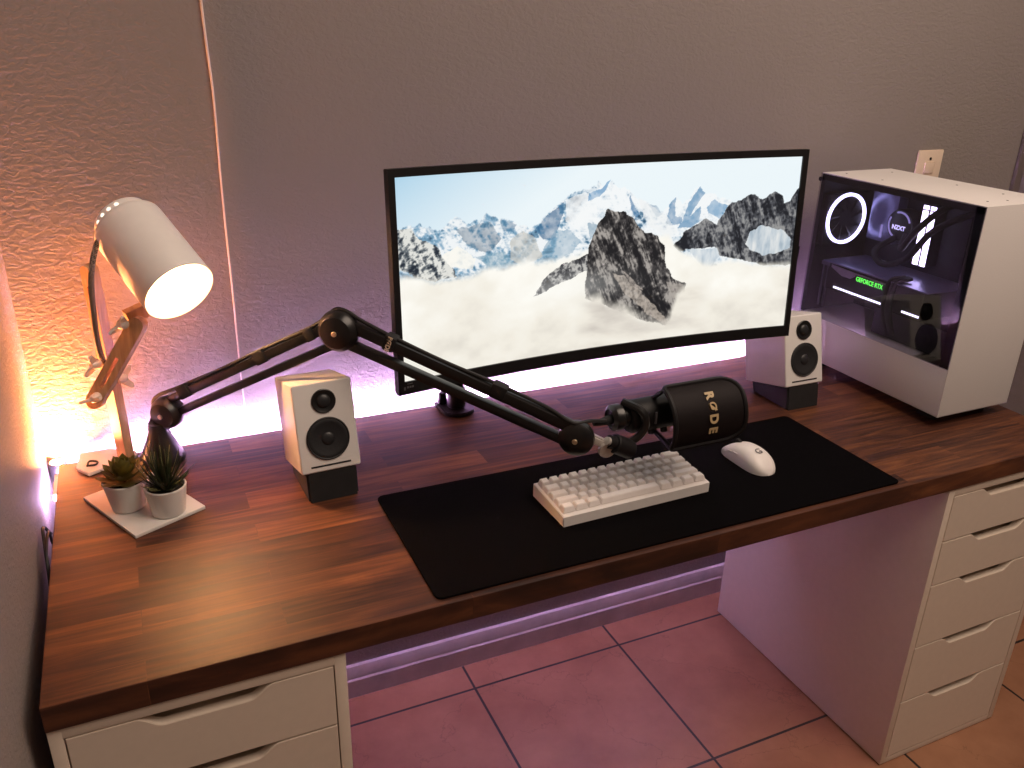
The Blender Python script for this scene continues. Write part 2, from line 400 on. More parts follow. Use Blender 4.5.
# LED strip stuck to the back edge, facing the wall
def strip(x0, y0, x1, y1, label):
    t = thing('light_strip', ((x0 + x1) / 2, (y0 + y1) / 2, .712), label, 'light strip')
    MB().box((x0, y0, .709), (x1, y1 - .0032, .7118)).box((x0, y0, .7222), (x1, y1 - .0045, .7240)).build('spill_baffle', M['steel'], t, smooth=False)  # unseen lips added to limit light spilling up and down
    MB().box((x0 + .0002, y0, .712), (x1 - .0002, y1 - .0005, .722)).build('diffuser', M['led'], t, smooth=False)
strip(.02, DEP + .0004, 1.855, DEP + .0095, 'glowing lavender light strip hidden behind the rear desk edge')
strip(-.0085, .56, -.0004, .642, 'short glowing lavender light strip on the left desk edge by the corner')
pk = thing('uplight', (-.003, .6635, .700), 'small amber uplight tucked behind the desk in the left wall corner', 'light')
MB().lathe([(0, 0), (.0135, 0), (.0145, .002), (.0145, .036), (.0128, .036), (.0128, .024), (0, .024)], Matrix.Translation((-.003, .6635, .700)), 32, cap=False).build('housing', M['black'], pk)  # unseen cup added to block amber light below and narrow the beam
MB().lathe([(.0126, .0250), (0, .0251)], Matrix.Translation((-.003, .6635, .700)), 12, cap=False).build('emitter', M['warmled'], pk)

# desk mat
b = MB(); r = .012; x0, x1, y0, y1 = .4955, 1.390, .0115, .3175; p = []
for cx, cy, a in ((x1 - r, y1 - r, 0), (x0 + r, y1 - r, 90), (x0 + r, y0 + r, 180), (x1 - r, y0 + r, 270)):
    for k in range(7): p.append((cx + r * math.cos(math.radians(a + k * 15)), cy + r * math.sin(math.radians(a + k * 15))))
b.prism(p, H + .0002, H + .0036, bev=.0007)
tag(b.build('desk_mat', M['mat']), 'wide black cloth desk mat under the keyboard and mouse', 'desk mat')
MT = H + .0036

# ------------------------------------------------------------------ keyboard
KX, KY, KR = .7465, .1085, math.radians(1.2)
kb = thing('keyboard', (KX, KY, MT), 'compact white keyboard with blank white keycaps on the black mat', 'keyboard', rot=(0, 0, KR))
KM = Matrix.Translation((KX, KY, MT)) @ Matrix.Rotation(KR, 4, 'Z')
pr = [(0, .0002), (.0, .018), (.004, .0195), (.104, .026), (.1085, .0245), (.1085, .0002)]
b = MB().prism(pr, 0, .2925, KM @ Matrix(((0, 0, 1, 0), (1, 0, 0, 0), (0, 1, 0, 0), (0, 0, 0, 1))), bev=.0012)
b.build('case', M['plastic'], kb)
rows = [[1, 1, 1, 1, 1, 1, 1, 1, 1, 1, 1, 1, 1, 2], [1.5] + [1] * 12 + [1.5], [1.75] + [1] * 11 + [2.25], [2.25] + [1] * 10 + [2.75], [1.25, 1.25, 1.25, 6.25, 1.25, 1.25, 1.25, 1.25]]
U = .01905; tilt = math.atan(.0065 / .1)
for ri, row in enumerate(rows):
    x = .0034; yc = .0068 + (4 - ri + .5) * U
    zc = .0195 + yc * .065
    hgt = [.0118, .0100, .0092, .0092, .0096][ri]; rt = [.10, .05, 0, -.06, -.03][ri]
    for w in row:
        bm = MB(); W2 = w * U / 2 - .0006; D2 = U / 2 - .0006; tp = .0026
        vs = []
        t_ = bmesh.new()
        lo = [t_.verts.new((sx * W2, sy * D2, 0)) for sx, sy in ((-1, -1), (1, -1), (1, 1), (-1, 1))]
        hi = [t_.verts.new((sx * (W2 - tp), sy * (D2 - tp) + .0008, hgt)) for sx, sy in ((-1, -1), (1, -1), (1, 1), (-1, 1))]
        t_.faces.new(lo); t_.faces.new(hi)
        for i in range(4): t_.faces.new((lo[i], lo[(i + 1) % 4], hi[(i + 1) % 4], hi[i]))
        bmesh.ops.recalc_face_normals(t_, faces=t_.faces)
        bmesh.ops.bevel(t_, geom=t_.edges[:], offset=.0009, segments=2, affect='EDGES')
        mm = KM @ Matrix.Translation((x + w * U / 2, yc, zc)) @ Matrix.Rotation(tilt + rt, 4, 'X')
        bmesh.ops.transform(t_, matrix=mm, verts=t_.verts); bm.join(t_)
        bm.build('keycap', M['keycap'], kb)
        x += w * U

# ------------------------------------------------------------------ mouse
MX, MY, MR = 1.176, .180, math.radians(3)
ms = thing('computer_mouse', (MX, MY, MT), 'white wireless mouse lying on the right of the black mat', 'mouse', rot=(0, 0, MR))
MM = Matrix.Translation((MX, MY, MT)) @ Matrix.Rotation(MR, 4, 'Z')
def mouse_surf(u, v):
    """u 0..1 rear to front, v angle 0..pi left-right over the back"""
    y = -.0615 + .123 * u
    e = max(0, 1 - abs(2 * u - 1) ** 3.2) ** .5
    w = (.0312 - .0035 * math.sin(PI * (u - .1))) * e
    top = (.0345 * math.sin(PI * min(1, (u * .82 + .13))) ** .75) * (max(0, 1 - abs(2 * u - 1) ** 4)) ** .5
    c, s_ = math.cos(v), math.sin(v)
    return (w * math.copysign(abs(c) ** .75, c), y, .0006 + top * max(s_, 0) ** .62)
b = MB(); nu, nv = 36, 28; g = []
for i in range(nu + 1):
    g.append([b.bm.verts.new(mouse_surf(.001 + .998 * i / nu, PI * j / nv)) for j in range(nv + 1)])
for i in range(nu):
    for j in range(nv): b.bm.faces.new((g[i][j], g[i][j + 1], g[i + 1][j + 1], g[i + 1][j]))
    b.bm.faces.new((g[i][0], g[i + 1][0], g[i + 1][nv], g[i][nv]))
bmesh.ops.transform(b.bm, matrix=MM, verts=b.bm.verts)
b.build('shell', M['plastic'], ms, angle=70)
b = MB().cyl((-.0032, .030, .0245), (.0032, .030, .0245), .0095, n=28, ch=.001); bmesh.ops.transform(b.bm, matrix=MM, verts=b.bm.verts)
b.build('scroll_wheel', M['rubber'], ms)
def on_mouse(x, u, dz=.0):
    # height of the shell above (x, u)
    best = min((abs(mouse_surf(u, PI * k / 200)[0] - x), mouse_surf(u, PI * k / 200)) for k in range(20, 181))
    return Vector(best[1]) + V(0, 0, dz)
b = MB().tube([MM @ on_mouse(0.0, u, .0001) for u in (.86, .93)], .0005, 6, 3)
b.build('button_split', M['darkprint'], ms)
for u in (.52, .64):
    b = MB(); pts = []
    for k in range(5):
        uu = u + .09 * k / 4; q = Vector(mouse_surf(uu, PI * .86)); pts.append(MM @ (q + V(-.0002, 0, 0)))
    b.tube(pts, lambda w: .0014 * math.sin(PI * (.12 + .76 * w)), 8, 2); b.build('thumb_button', M['plastic'], ms)
P = on_mouse(0, .30, .0006); Q = on_mouse(0, .36, .0006)
text('logo', 'G', .019, MM @ fr(P, (1, 0, 0), Q - P), M['greyprint'], ms, ext=.0003, offset=.0002)

# ------------------------------------------------------------------ speakers
def speaker(x, y, yaw, label, slabel):
    T = -.243; z = .7905
    ml = Matrix.Translation((x, y, z)) @ Matrix.Rotation(yaw, 4, 'Z')
    m = ml @ Matrix.Rotation(T, 4, 'X')
    st = thing('speaker_stand', (x, y, H), slabel, 'speaker stand', 'black wedge stands under the speakers', rot=(0, 0, yaw))
    pr = [(-.006, H - z + .0003), (.0015, -.0012), (.118, -.0012 - .118 * math.tan(.243)), (.108, H - z + .0003)]
    b = MB().prism(pr, -.043, .043, ml @ Matrix(((0, 0, 1, 0), (1, 0, 0, 0), (0, 1, 0, 0), (0, 0, 0, 1))), bev=.003)
    b.build('wedge', M['rubber'], st)
    t = thing('desktop_speaker', (x, y, z), label, 'speaker', 'white desktop speakers', rot=(0, 0, yaw))
    MB().box((-.051, 0, 0), (.051, .133, .152), .0045, m, seg=3).build('cabinet', M['speaker'], t)
    fy = lambda zz, d=0: m @ V(0, -d, zz)
    ax = (m.to_3x3() @ V(0, -1, 0))
    wo = MB().lathe([(.0365, .0001), (.0365, .0022), (.0350, .0032), (.0335, .0020), (.030, .0030), (.0275, .0022), (.0, .0006)], align(m @ V(0, 0, .0555), ax), 48, cap=False).build('woofer', M['cone'], t)
    MB().ball((0, 0, 0), .0115, (1, 1, .35), align(m @ V(0, -.0006, .0555), ax)).build('dust_cap', M['dust'], wo)
    tw = MB().lathe([(.0205, .0001), (.0205, .0020), (.0190, .0028), (.0130, .0010), (0, .0008)], align(m @ V(0, 0, .1195), ax), 40, cap=False).build('tweeter', M['blackgloss'], t)
    MB().ball((0, 0, 0), .0120, (1, 1, .4), align(m @ V(0, -.0006, .1195), ax)).build('dome', M['dust'], tw)
    MB().box((-.034, -.0006, .0085), (.034, .004, .0115), .0004, m).build('port_slot', M['rubber'], t)
speaker(.430, .3478, .0434, 'white speaker left of the monitor, under the microphone arm', 'black wedge stand under the left speaker')
speaker(1.456, .3458, -.0101, 'white speaker between the monitor and the computer case', 'black wedge stand under the right speaker, by the computer case')

# ------------------------------------------------------------------ monitor
MC = V(.9630, .3829, 1.0963); MRT = Matrix.Translation(MC) @ Matrix.Rotation(-.0028, 4, 'Z') @ Matrix.Rotation(-.0056, 4, 'Y') @ Matrix.Rotation(-.0537, 4, 'X')
Rr, MW, MH = 2.443, .835, .3705
def mp(s, t, d=0.0):
    a = s * MW / 2 / Rr
    return MRT @ V((Rr + d) * math.sin(a), -(Rr + d) * (1 - math.cos(a)) + d * 1.0, t * MH / 2)
mo = thing('curved_monitor', (MC.x, MC.y, MC.z), 'wide curved black monitor showing snowy mountains above clouds', 'monitor')
# bezel + housing: grid skin front and back
def curved_slab(s0, s1, t0, t1, d0, d1, n=32, bulge=None):
    b = MB(); F = []; 
    for i in range(n + 1):
        s = s0 + (s1 - s0) * i / n
        F.append([b.bm.verts.new(mp(s, t0, d0)), b.bm.verts.new(mp(s, t1, d0)), b.bm.verts.new(mp(s, t1, d1)), b.bm.verts.new(mp(s, t0, d1))])
    for p_, q_ in zip(F, F[1:]):
        for k in range(4): b.bm.faces.new((p_[k], p_[(k + 1) % 4], q_[(k + 1) % 4], q_[k]))
    b.bm.faces.new(F[0]); b.bm.faces.new(F[-1]); return b
BT, BB, BS = 1 - 2 * .0129 / MH, -1 + 2 * .02216 / MH, 1 - 2 * .01155 / MW
b = curved_slab(-1, 1, BT, 1, 0, .012); b2 = curved_slab(-1, 1, -1, BB, 0, .012); b.join(b2.bm)
b2 = curved_slab(-1, -BS, BB, BT, 0, .012, 2); b.join(b2.bm); b2 = curved_slab(BS, 1, BB, BT, 0, .012, 2); b.join(b2.bm)
b.build('bezel', M['black'], mo)
b = curved_slab(-.996, .996, -.992, .992, .0105, .018)
bmesh.ops.recalc_face_normals(b.bm, faces=b.bm.faces)
b.box((-.19, .012, -.10), (.19, .062, .10), .02, MRT, seg=3)
b.build('rear_housing', M['black'], mo)
# small indistinct marks low on the left of the bezel
b = MB()
for s0, s1, t0, t1 in ((-.978, -.970, -.955, -.925), (-.964, -.955, -.94, -.922), (-.952, -.945, -.94, -.922), (-.942, -.934, -.94, -.922), (-.962, -.938, -.902, -.896)):
    c = curved_slab(s0, s1, t0, t1, -.0004, .0002, 1); b.join(c.bm)
b.build('logo', M['greyprint'], mo)

# --- the picture on the screen (what the screen shows, self-lit)
def hash2(ix, iy, seed):
    n = (ix.astype(np.int64) * 374761393 + iy.astype(np.int64) * 668265263 + seed * 974634777) & 0xffffffff
    n = ((n ^ (n >> 13)) * 1274126177) & 0xffffffff
    return ((n ^ (n >> 16)) & 0xffff) / 65535.0
def vnoise(x, y, seed):
    ix = np.floor(x); iy = np.floor(y); fx = x - ix; fy = y - iy
    fx = fx * fx * (3 - 2 * fx); fy = fy * fy * (3 - 2 * fy)
    a = hash2(ix, iy, seed); b_ = hash2(ix + 1, iy, seed); c = hash2(ix, iy + 1, seed); d = hash2(ix + 1, iy + 1, seed)
    return (a * (1 - fx) + b_ * fx) * (1 - fy) + (c * (1 - fx) + d * fx) * fy
def fbm(x, y, seed, oct=5, g=.5, ridge=False):
    s = 0; a = 1; tot = 0
    for k in range(oct):
        v = vnoise(x * 2 ** k, y * 2 ** k, seed + k * 17)
        if ridge: v = 1 - np.abs(2 * v - 1)
        s = s + a * v; tot += a; a *= g
    return s / tot
NX, NY = 760, 318
uu = np.linspace(0, 1, NX)[None, :].repeat(NY, 0); vv = np.linspace(0, 1, NY)[:, None].repeat(NX, 1)   # v up
X = uu * 2.38; Y = vv
#PICTURE_BEGIN
RANGE = [(-0.0026, 0.7496), (0.0156, 0.7648), (0.0429, 0.7683), (0.052, 0.7712), (0.0815, 0.7446), (0.1048, 0.7393), (0.1216, 0.7709), (0.1361, 0.798), (0.157, 0.7481), (0.169, 0.7507), (0.1884, 0.7672), (0.2031, 0.7929), (0.2175, 0.7696), (0.2273, 0.7645), (0.2469, 0.7555), (0.2667, 0.7411), (0.2767, 0.716), (0.3119, 0.7132), (0.3271, 0.7135), (0.3472, 0.7684), (0.3725, 0.8067), (0.3926, 0.846), (0.4182, 0.8614), (0.4386, 0.8766), (0.4696, 0.8885), (0.4718, 0.9141), (0.4839, 0.8945), (0.4986, 0.8926), (0.5069, 0.9255), (0.5146, 0.8906), (0.5374, 0.8755), (0.5546, 0.8549), (0.5685, 0.8221), (0.6058, 0.7796), (0.6436, 0.7363), (0.6611, 0.7658), (0.6753, 0.8021), (0.692, 0.7617), (0.7066, 0.7855), (0.7206, 0.8285), (0.7348, 0.8612), (0.7518, 0.8186), (0.7769, 0.8093), (0.8157, 0.7726), (0.8548, 0.7355), (0.8813, 0.706), (1.0086, 0.6925)]
FACETS = [([(0.3196, 0.6882), (0.3473, 0.7631), (0.3903, 0.8251), (0.3834, 0.7298), (0.3686, 0.6349), (0.3377, 0.6305)], (60, 110, 150), 0.8), ([(0.3279, 0.5235), (0.3379, 0.5979), (0.3683, 0.6785), (0.4046, 0.6715), (0.4315, 0.6111), (0.4111, 0.5486), (0.3695, 0.5135)], (120, 160, 185), 0.6), ([(0.3927, 0.8354), (0.4492, 0.8591), (0.4713, 0.7801), (0.4733, 0.6475), (0.4203, 0.6685), (0.3938, 0.7171)], (246, 248, 248), 0.85), ([(0.1305, 0.7285), (0.2077, 0.753), (0.2368, 0.6633), (0.2068, 0.5964), (0.1583, 0.6398)], (58, 96, 124), 0.6), ([(0.2322, 0.7532), (0.2742, 0.7292), (0.2667, 0.6885), (0.2418, 0.6938)], (70, 120, 155), 0.7), ([(0.2617, 0.6578), (0.2918, 0.6939), (0.3172, 0.6457), (0.3381, 0.543), (0.2869, 0.5117), (0.2565, 0.5519)], (196, 196, 190), 0.8), ([(0.1772, 0.5828), (0.2465, 0.5973), (0.2665, 0.5169), (0.2063, 0.5113)], (120, 160, 180), 0.6), ([(0.091, 0.6056), (0.1343, 0.6457), (0.1771, 0.5722), (0.1669, 0.5221), (0.1092, 0.5489)], (250, 248, 240), 1.0), ([(0.4493, 0.8569), (0.4783, 0.8771), (0.5058, 0.922), (0.4959, 0.8808), (0.4731, 0.8292), (0.4498, 0.8205)], (110, 160, 200), 0.85), ([(0.5532, 0.8366), (0.5799, 0.7203), (0.5711, 0.709), (0.5566, 0.7615)], (90, 135, 175), 0.85), ([(0.6027, 0.78), (0.6244, 0.7644), (0.641, 0.7176), (0.626, 0.707)], (110, 150, 180), 0.75), ([(0.6512, 0.684), (0.658, 0.7662), (0.6753, 0.8021), (0.6752, 0.7062), (0.6942, 0.6906), (0.6892, 0.6524), (0.6581, 0.6572)], (90, 140, 180), 0.85), ([(0.6946, 0.6776), (0.7099, 0.7787), (0.7349, 0.8587), (0.7518, 0.8186), (0.7347, 0.7756), (0.7129, 0.688), (0.7419, 0.7489), (0.7415, 0.671), (0.7209, 0.6347), (0.6836, 0.6338)], (90, 145, 185), 0.8), ([(0.7548, 0.7344), (0.7781, 0.7769), (0.8139, 0.7402), (0.7947, 0.6704), (0.762, 0.7074)], (120, 165, 200), 0.85), ([(0.4527, 0.604), (0.4875, 0.6726), (0.4514, 0.7039)], (110, 150, 175), 0.7), ([(0.5776, 0.8209), (0.6504, 0.7098), (0.6842, 0.6141), (0.6665, 0.5843), (0.609, 0.652), (0.5888, 0.7316)], (240, 242, 242), 0.7)]
LEFTROCK = [(-0.0158, 0.7577), (0.011, 0.7561), (0.0335, 0.7557), (0.0419, 0.7191), (0.0644, 0.6936), (0.0871, 0.6576), (0.0981, 0.6037), (0.1187, 0.5462), (0.1326, 0.4949), (0.0798, 0.4899), (0.038, 0.5184), (0.0068, 0.5686), (-0.0204, 0.5669)]
RIGHTROCK = [(0.6772, 0.5364), (0.6944, 0.5863), (0.6969, 0.6056), (0.7209, 0.6347), (0.7449, 0.664), (0.7569, 0.678), (0.7898, 0.6354), (0.7957, 0.6768), (0.8168, 0.7464), (0.8469, 0.7731), (0.8648, 0.7934), (0.8866, 0.7978), (0.9039, 0.7631), (0.9214, 0.7917), (0.9394, 0.8085), (0.9583, 0.7842), (0.9633, 0.7346), (0.9804, 0.7462), (0.9956, 0.8167), (1.0259, 0.838), (1.0525, 0.3551), (0.9995, 0.3764), (0.9215, 0.385), (0.8553, 0.4286), (0.8028, 0.4617), (0.7882, 0.5114), (0.7503, 0.5108), (0.7127, 0.5038), (0.6874, 0.5109)]
SNOWS = [[(0.8693, 0.5195), (0.8804, 0.5857), (0.9106, 0.6197), (0.963, 0.589), (0.9932, 0.5236), (0.9944, 0.475), (0.957, 0.4522), (0.9189, 0.441), (0.8852, 0.4762)], [(0.6971, 0.599), (0.7388, 0.6583), (0.7836, 0.6323), (0.7875, 0.6118), (0.7412, 0.5895), (0.7039, 0.5821)], [(0.7062, 0.5116), (0.7505, 0.5041), (0.7948, 0.5036), (0.8028, 0.4617), (0.7798, 0.3975), (0.7539, 0.4089), (0.7331, 0.46)], [(0.817, 0.7398), (0.8419, 0.7435), (0.8508, 0.6831), (0.8321, 0.6788)], [(0.9713, 0.4224), (1.0024, 0.4462), (1.0126, 0.3746), (0.9801, 0.3764)]]
CLOUD = [(-0.0215, 0.5221), (0.0058, 0.5204), (0.0798, 0.4899), (0.1276, 0.489), (0.1666, 0.4882), (0.2063, 0.5091), (0.2463, 0.4951), (0.2869, 0.5095), (0.3383, 0.5099), (0.3695, 0.5046), (0.4219, 0.5238), (0.4748, 0.5519), (0.6355, 0.583), (0.6601, 0.5893), (0.6812, 0.5093), (0.7335, 0.4465), (0.7667, 0.4066), (0.8302, 0.4162), (0.8955, 0.3891), (1.0129, 0.3675), (1.0525, 0.3551)]
PEAK = [(0.4449, 0.2845), (0.4486, 0.4653), (0.4532, 0.5661), (0.4741, 0.6875), (0.4878, 0.7287), (0.4991, 0.7603), (0.5129, 0.7581), (0.5281, 0.7433), (0.5461, 0.7481), (0.565, 0.71), (0.5814, 0.6565), (0.5974, 0.6257), (0.616, 0.6187), (0.6353, 0.5895), (0.6504, 0.5385), (0.6567, 0.4473), (0.673, 0.3635), (0.6961, 0.3316), (0.7159, 0.307), (0.7083, 0.2466), (0.6883, 0.1678), (0.6888, 0.0439), (0.649, 0.0868), (0.6035, 0.1198), (0.5389, 0.1921), (0.4945, 0.2445)]
PEAKSMALL = [(0.3129, 0.3378), (0.3387, 0.4094), (0.3542, 0.4559), (0.3853, 0.493), (0.4221, 0.5125), (0.4537, 0.5337), (0.4795, 0.5904), (0.4818, 0.442), (0.4495, 0.4495), (0.4125, 0.4129), (0.3704, 0.3783)]
LEDGES = [([(0.5149, 0.4178), (0.5474, 0.3907), (0.5929, 0.3001), (0.6401, 0.1795), (0.6816, 0.0713), (0.669, 0.0604), (0.6085, 0.1737), (0.5558, 0.2822)], (196, 184, 172)), ([(0.5405, 0.4251), (0.566, 0.3865), (0.5992, 0.2987), (0.58, 0.3166)], (190, 178, 168)), ([(0.661, 0.3389), (0.7063, 0.309), (0.7143, 0.2591), (0.677, 0.226)], (176, 168, 160))]
VEIL = [(0.2663, 0.3405), (0.3496, 0.3386), (0.397, 0.3712), (0.4399, 0.36), (0.457, 0.2856), (0.4569, 0.2944), (0.4875, 0.2929), (0.5008, 0.2361), (0.5515, 0.1887), (0.6095, 0.132), (0.6613, 0.1046), (0.6791, 0.1561), (0.6954, 0.2494), (0.7249, 0.3257), (0.8324, 0.3607)]
#PICTURE_END
def sm(a, b_, x): t_ = np.clip((x - a) / (b_ - a), 0, 1); return t_ * t_ * (3 - 2 * t_)
def ridge_line(pts, rough=.012, freq=22, seed=3):
    p_ = np.array(pts); y = np.interp(uu, p_[:, 0], p_[:, 1])
    return y + (fbm(X * freq, X * 0 + seed, seed, 4, .6) - .5) * 2 * rough
def mixc(c0, c1, f): return c0 * (1 - f[..., None]) + np.array(c1) * f[..., None] if not hasattr(c1, 'shape') or c1.ndim == 1 else c0 * (1 - f[..., None]) + c1 * f[..., None]
def lin(r, g_, b_): return np.array([((c / 255) / 12.92 if c / 255 <= .04045 else ((c / 255 + .055) / 1.055) ** 2.4) for c in (r, g_, b_)])
def ramp3(f, a, b_, c):
    f = np.clip(f, 0, 1)[..., None]; return np.where(f < .5, a * (1 - 2 * f) + b_ * 2 * f, b_ * (2 - 2 * f) + c * (2 * f - 1))
def inpoly(poly):
    r_ = np.zeros_like(uu, bool); n = len(poly)
    px = uu + (fbm(X * 26, Y * 26, 91, 4) - .5) * .010; py = vv + (fbm(X * 26, Y * 26, 57, 4) - .5) * .022
    for i in range(n):
        x0_, y0_ = poly[i]; x1_, y1_ = poly[(i + 1) % n]
        if y0_ == y1_: continue
        c = ((y0_ > py) != (y1_ > py)) & (px < (x1_ - x0_) * (py - y0_) / (y1_ - y0_) + x0_); r_ ^= c
    return r_.astype(float)
# sky
sky_l = lin(150, 200, 228); sky_w = lin(236, 246, 250)
f = np.clip(uu * 1.9 + (1 - vv) * 1.5 + .12, 0, 1) ** .7
img = sky_l[None, None] * (1 - f[..., None]) + sky_w[None, None] * f[..., None]
white = lin(250, 250, 247)
# distant snow range
snow_n = fbm(X * 26 + Y * 12, Y * 30, 11, 5, .62, True); big = fbm(X * 7 - Y * 5, Y * 6, 5, 4, .55, True)
rg = ridge_line(RANGE, .018, 40, 3)
shade_ = np.clip((big * .55 + snow_n * .55 - .42) * 3.2 - .32 * (1 - sm(.22, .36, uu)), 0, 1)
rock_blue = ramp3(shade_, lin(52, 84, 112), lin(126, 168, 196), lin(240, 244, 246))
bright = sm(.36, .47, uu) * (1 - sm(.93, 1., uu))        # the range gets whiter to the centre
rock_blue = mixc(rock_blue, np.array(lin(246, 249, 250)), np.clip(bright * .60 * sm(.28, .5, shade_), 0, 1))
img = mixc(img, rock_blue, sm(-.004, .004, rg - vv))
for poly, col, al in FACETS:
    k = inpoly(poly) * al * np.clip(.78 + .9 * (fbm(X * 30, Y * 30, 77, 4) - .4), 0, 1)
    img = mixc(img, np.array(lin(*col)), k)
# mist in the range
# dark rocks
def rock(poly, dark, mid, light, seed, sx=44, sy=16, lean=.4, cut=.46, con=3.0):
    n1_ = fbm(X * sx + Y * sx * lean, Y * sy - X * 5, seed, 5, .62, True); n2_ = fbm(X * 70, Y * 70, seed + 5, 3)
    n3_ = fbm(X * 17 + Y * 7, Y * 5.5, seed + 9, 3, .6, True)
    v_ = np.clip((n1_ * .6 + n2_ * .4 + (n3_ - .6) * .75 - cut) * con + .3, 0, 1)
    return inpoly(poly), ramp3(v_, lin(*dark), lin(*mid), lin(*light))
m_, c_ = rock(LEFTROCK, (38, 46, 58), (110, 118, 124), (226, 226, 220), 31, 30, 46, -.6, .50, 3.6); img = mixc(img, c_, m_)
m_, c_ = rock(RIGHTROCK, (34, 36, 42), (84, 86, 92), (150, 150, 150), 41, 60, 26, .3, .56, 2.6); img = mixc(img, c_, m_)
for poly in SNOWS[:1] + SNOWS[2:3]:
    k = inpoly(poly); s_ = fbm(X * 40, Y * 12, 66, 4)
    img = mixc(img, ramp3(s_ * 1.15, lin(118, 146, 168), lin(196, 208, 217), lin(238, 240, 239)), k * .92)
# sea of cloud
cl = ridge_line(CLOUD, .014, 14, 9)
puff = fbm(X * 5, Y * 7, 21, 5, .5); streak = fbm(X * 3 + Y * 2, Y * 9, 23, 5, .5)
ccol = ramp3(np.clip(.35 + (puff - .35) * 1.1 + vv * .5, 0, 1), lin(212, 206, 196), lin(242, 237, 225), lin(254, 252, 244))
img = mixc(img, ccol, sm(-.030, .022, cl - vv + (puff - .5) * .07))
# central peak
m_, c_ = rock(PEAK, (32, 32, 35), (78, 75, 75), (168, 162, 156), 51, 60, 15, .42, .57, 2.7)
m2, c2 = rock(PEAKSMALL, (36, 37, 42), (84, 84, 88), (190, 188, 184), 61, 60, 50, .2, .57, 2.8)
img = mixc(img, c2, m2 * sm(.30, .42, vv + (puff - .5) * .2))
img = mixc(img, c_, m_)
for poly, col in LEDGES: img = mixc(img, np.array(lin(*col)), inpoly(poly) * .75 * np.clip(fbm(X * 60, Y * 60, 8, 3) * 1.6, 0, 1))
# cloud veils over the foot of the peak
fade = sm(.0, 1.0, np.clip((np.interp(uu, [p_[0] for p_ in VEIL], [p_[1] for p_ in VEIL]) - vv) / .09 + (fbm(X * 7, Y * 8, 25, 5) - .5) * 1.6 + .35, 0, 1))
veil = ramp3(np.clip(.30 + (streak - .4) * 1.3 + vv * .3, 0, 1), lin(196, 188, 180), lin(238, 232, 220), lin(252, 249, 240))
img = mixc(img, veil, fade * sm(.40, .48, uu) * (1 - sm(.74, .80, uu)))
gl = np.exp(-(((uu - .40) / .11) ** 2 + ((vv - .36) / .07) ** 2)); img = mixc(img, np.array(white), gl * .25)
img = np.clip(img, 0, 1)
me = bpy.data.meshes.new('screen')
ss = np.linspace(-BS, BS, NX); tt = np.linspace(BB, BT, NY)
aa = ss * MW / 2 / Rr; d0 = .0042
lx = (Rr + d0) * np.sin(aa); ly = -(Rr + d0) * (1 - np.cos(aa)) + d0
co = np.zeros((NY, NX, 3)); co[..., 0] = lx; co[..., 1] = ly; co[..., 2] = tt[:, None] * MH / 2
R3 = np.array(MRT.to_3x3()); co = co.reshape(-1, 3) @ R3.T
i0 = (np.arange(NY - 1)[:, None] * NX + np.arange(NX - 1)[None]).reshape(-1)
quads = np.stack([i0, i0 + 1, i0 + 1 + NX, i0 + NX], 1)
me.vertices.add(len(co)); me.vertices.foreach_set('co', co.reshape(-1))
me.loops.add(quads.size); me.loops.foreach_set('vertex_index', quads.reshape(-1))
me.polygons.add(len(quads)); me.polygons.foreach_set('loop_start', np.arange(0, quads.size, 4)); me.polygons.foreach_set('loop_total', np.full(len(quads), 4))
me.update(calc_edges=True)
at = me.color_attributes.new('picture', 'FLOAT_COLOR', 'POINT')
at.data.foreach_set('color', np.concatenate([img.reshape(-1, 3), np.ones((NX * NY, 1))], 1).reshape(-1).astype(np.float32))
me.materials.append(M['display']); me.shade_smooth()
o = bpy.data.objects.new('screen', me); COL.objects.link(o); o.parent = mo

# monitor arm
ma = thing('monitor_arm', (.752, .61, H), 'black clamp-on arm holding the monitor at the rear desk edge', 'monitor arm')
p = [(.714, .628)] + [(.752 + .034 * math.cos(math.radians(a)), .600 + .034 * math.sin(math.radians(a))) for a in range(180, 361, 15)] + [(.790, .630), (.780, .645), (.722, .645)]
p = [(.716, .645)] + [(.752 + .036 * math.cos(math.radians(a)), .598 + .034 * math.sin(math.radians(a))) for a in range(180, 361, 15)] + [(.788, .645)]
b = MB().prism(p, H + .0003, H + .009, bev=.002); b.build('clamp_plate', M['blackmetal'], ma)
b = MB().cyl((.752, .605, H + .009), (.752, .605, .985), .0165, n=32); b.cyl((.752, .605, H + .009), (.752, .605, H + .055), .019, n=32, ch=.003)
b.build('pole', M['blackmetal'], ma)
b = MB().cyl((.730, .630, H + .009), (.730, .630, H + .034), .011, .008, n=24, ch=.002); b.build('clamp_knob', M['blackmetal'], ma)
b = MB().cyl((.752, .605, .96), (.752, .605, 1.01), .026, n=32, ch=.003); b.bar((.752, .605, .985), (.90, .54, .985), .04, .03, bev=.006); b.cyl((.90, .54, .955), (.90, .54, 1.10), .022, n=28, ch=.003)
b.build('lower_link', M['blackmetal'], ma)
b = MB().bar((.90, .54, 1.08), (.96, .475, 1.09), .04, .03, bev=.006); b.box((.913, .4545, 1.045), (1.013, .477, 1.145), .004)
b.build('upper_link', M['blackmetal'], ma)

